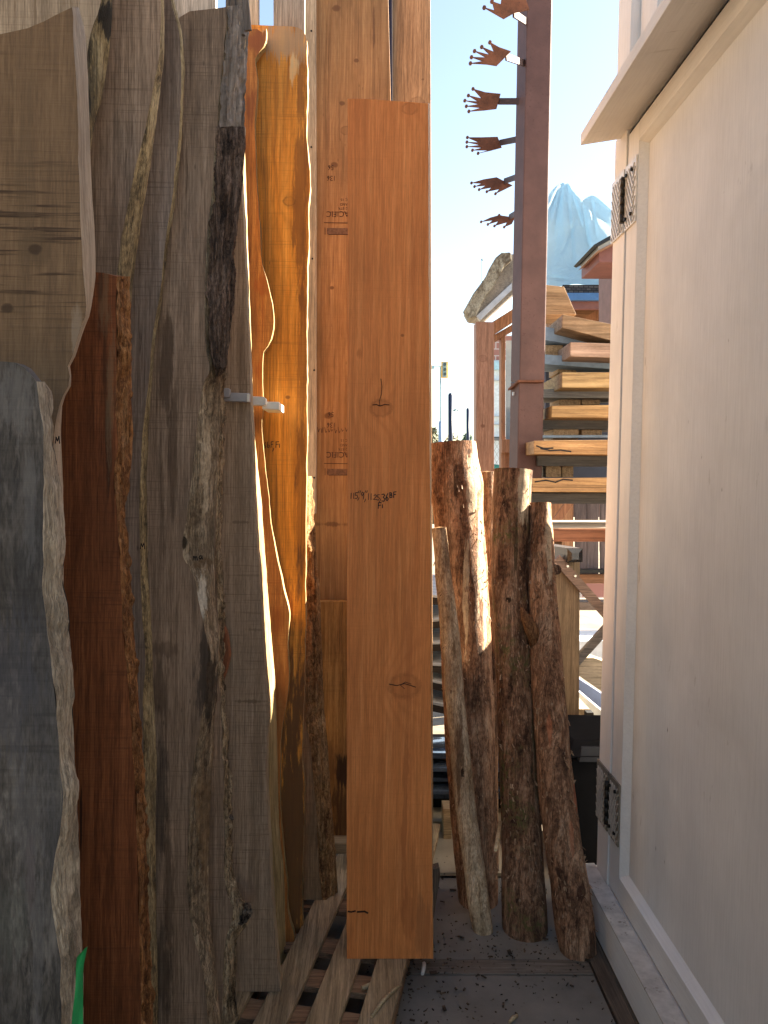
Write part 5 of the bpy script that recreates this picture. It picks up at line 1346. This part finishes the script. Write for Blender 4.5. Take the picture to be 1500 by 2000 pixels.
# street things far off
tl = thing("traffic_light", at(860, 940, 40), "yellow-backed traffic light hanging from a mast arm in the distance", "traffic light")
M_y = plain("signal_yellow", (.75, .42, .08), .5); M_pg = plain("galvanised_pole", (.22, .34, .36), .5, .3)
pbox("backplate", rect(862, 706, 875, 738), 40, .1, M_y, parent=tl)
pbox("signal_head", rect(865, 707.5, 872, 736), 39.8, .2, plain("signal_body", (.25, .36, .4), .5), parent=tl)
mb = MB()
for y in (712, 722, 731):
    p = at(868.5, y, 39.78); mb.tube([p, p-Vector((0, .18, 0))], .075, 12)
make("visor", mb, plain("signal_visor", (.06, .1, .11), .5), tl)
mb = MB().tube([at(861, 716, 40.2), at(861, 965, 40.2)], .045, 8)
make("pole", mb, M_pg, tl)
make("mast_arm", MB().tube([at(876, 716, 40.1), at(800, 717, 40.1)], .03, 8), M_pg, tl)
pbox("street_camera", rect(838, 714, 848, 720), 40, .2, plain("camera_grey", (.3, .5, .55), .5), parent=tl)
pp = MB().tube([at(880, 772, 11), at(880, 955, 11)], .035, 14)
def dome(mb, c, r):
    mb.grid([[c+Vector((r*math.cos(a)*math.cos(b), r*math.sin(a)*math.cos(b), r*math.sin(b))) for a in [2*math.pi*k/14 for k in range(14)]] for b in (0, .5, 1.0, 1.5)], True, True)
dome(pp, at(880, 772, 11), .035)
M_nv = plain("navy_post_paint", (.012, .022, .05), .4)
tag(make("bollard_post", pp, M_nv), "tall dark navy round-topped post above the stoutest log", "post")
pp = MB().tube([at(914, 800, 15), at(914, 935, 15)], .034, 14); dome(pp, at(914, 800, 15), .034)
tag(make("bollard_post", pp, M_nv), "shorter dark navy round-topped post left of the pinkish timber post", "post")
pp = MB().tube([at(861, 826, 10), at(861, 955, 10)], .032, 14); dome(pp, at(861, 826, 10), .032)
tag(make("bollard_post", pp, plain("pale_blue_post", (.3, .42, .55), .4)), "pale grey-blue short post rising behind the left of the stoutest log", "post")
sl2 = thing("street_lamp", at(895, 940, 60), "thin green street lamp with a small arm far off between the navy posts", "street lamp")
make("pole", MB().tube([at(895, 800, 60), at(895, 960, 60)], .06, 8), M_pg, sl2)
make("lamp_arm", MB().tube([at(895, 802, 60), at(890, 799, 60), at(886, 801, 60)], .04, 6), M_pg, sl2)
make("lamp_head", MB().box(at(886, 802, 60), (.3, .3, .12)), M_pg, sl2)
ms_ = MB().tube([at(942, 506, 50), at(942, 960, 50)], .035, 6)
dome(ms_, at(942, 508, 50), .09)
tag(make("antenna_mast", ms_, M_pg), "hair-thin antenna mast against the sky above the kiosk's slab edge", "mast")
# bushes
def bush(name, cx_, top_, w_, Y, label, seed, col):
    random.seed(seed); mb = MB(); c = at(cx_, (top_+935)/2, Y); hw = w_/2*Y/F; hh = (935-top_)/2*Y/F
    for i in range(900):
        a, b, r = random.uniform(0, 6.28), random.uniform(-1.5, 1.5), random.random()**.4
        p = c+Vector((math.cos(a)*math.cos(b)*hw*r, math.sin(a)*math.cos(b)*hw*r, math.sin(b)*hh*r))*(.8+.5*mnoise.noise(Vector((a, b, seed))))
        s2 = random.uniform(.1, .25)*Y/40
        n1 = Vector((random.uniform(-1, 1), random.uniform(-1, 1), random.uniform(-1, 1))).normalized(); n2 = n1.orthogonal().normalized()
        mb.face([p-n1*s2, p+n2*s2*.6, p+n1*s2, p-n2*s2*.6])
    ro = thing(name, (c.x, c.y, 0), label, 'bush')
    make("foliage", mb, plain("hazy_leaf", col, .7, var=.4, scale=3, bumps=0), ro)
    make("trunk", MB().tube([(c.x, c.y, 0), (c.x, c.y, c.z)], .1, 8), plain("bush_trunk", (.12, .09, .06), .8), ro)
bush("garden_bush", 848, 836, 30, 30, "pale dusty bush at the left of the distant verge, next to the front board", 1, (.17, .18, .12))
bush("garden_bush", 882, 842, 40, 36, "dry grey-green bush behind the taller navy post", 2, (.2, .19, .13))
bush("garden_bush", 912, 840, 34, 42, "dark green bush between the two navy posts and the pinkish post", 3, (.1, .16, .12))

for o in bpy.data.objects:
    for k in ('_b', '_pl'):
        if k in o: del o[k]
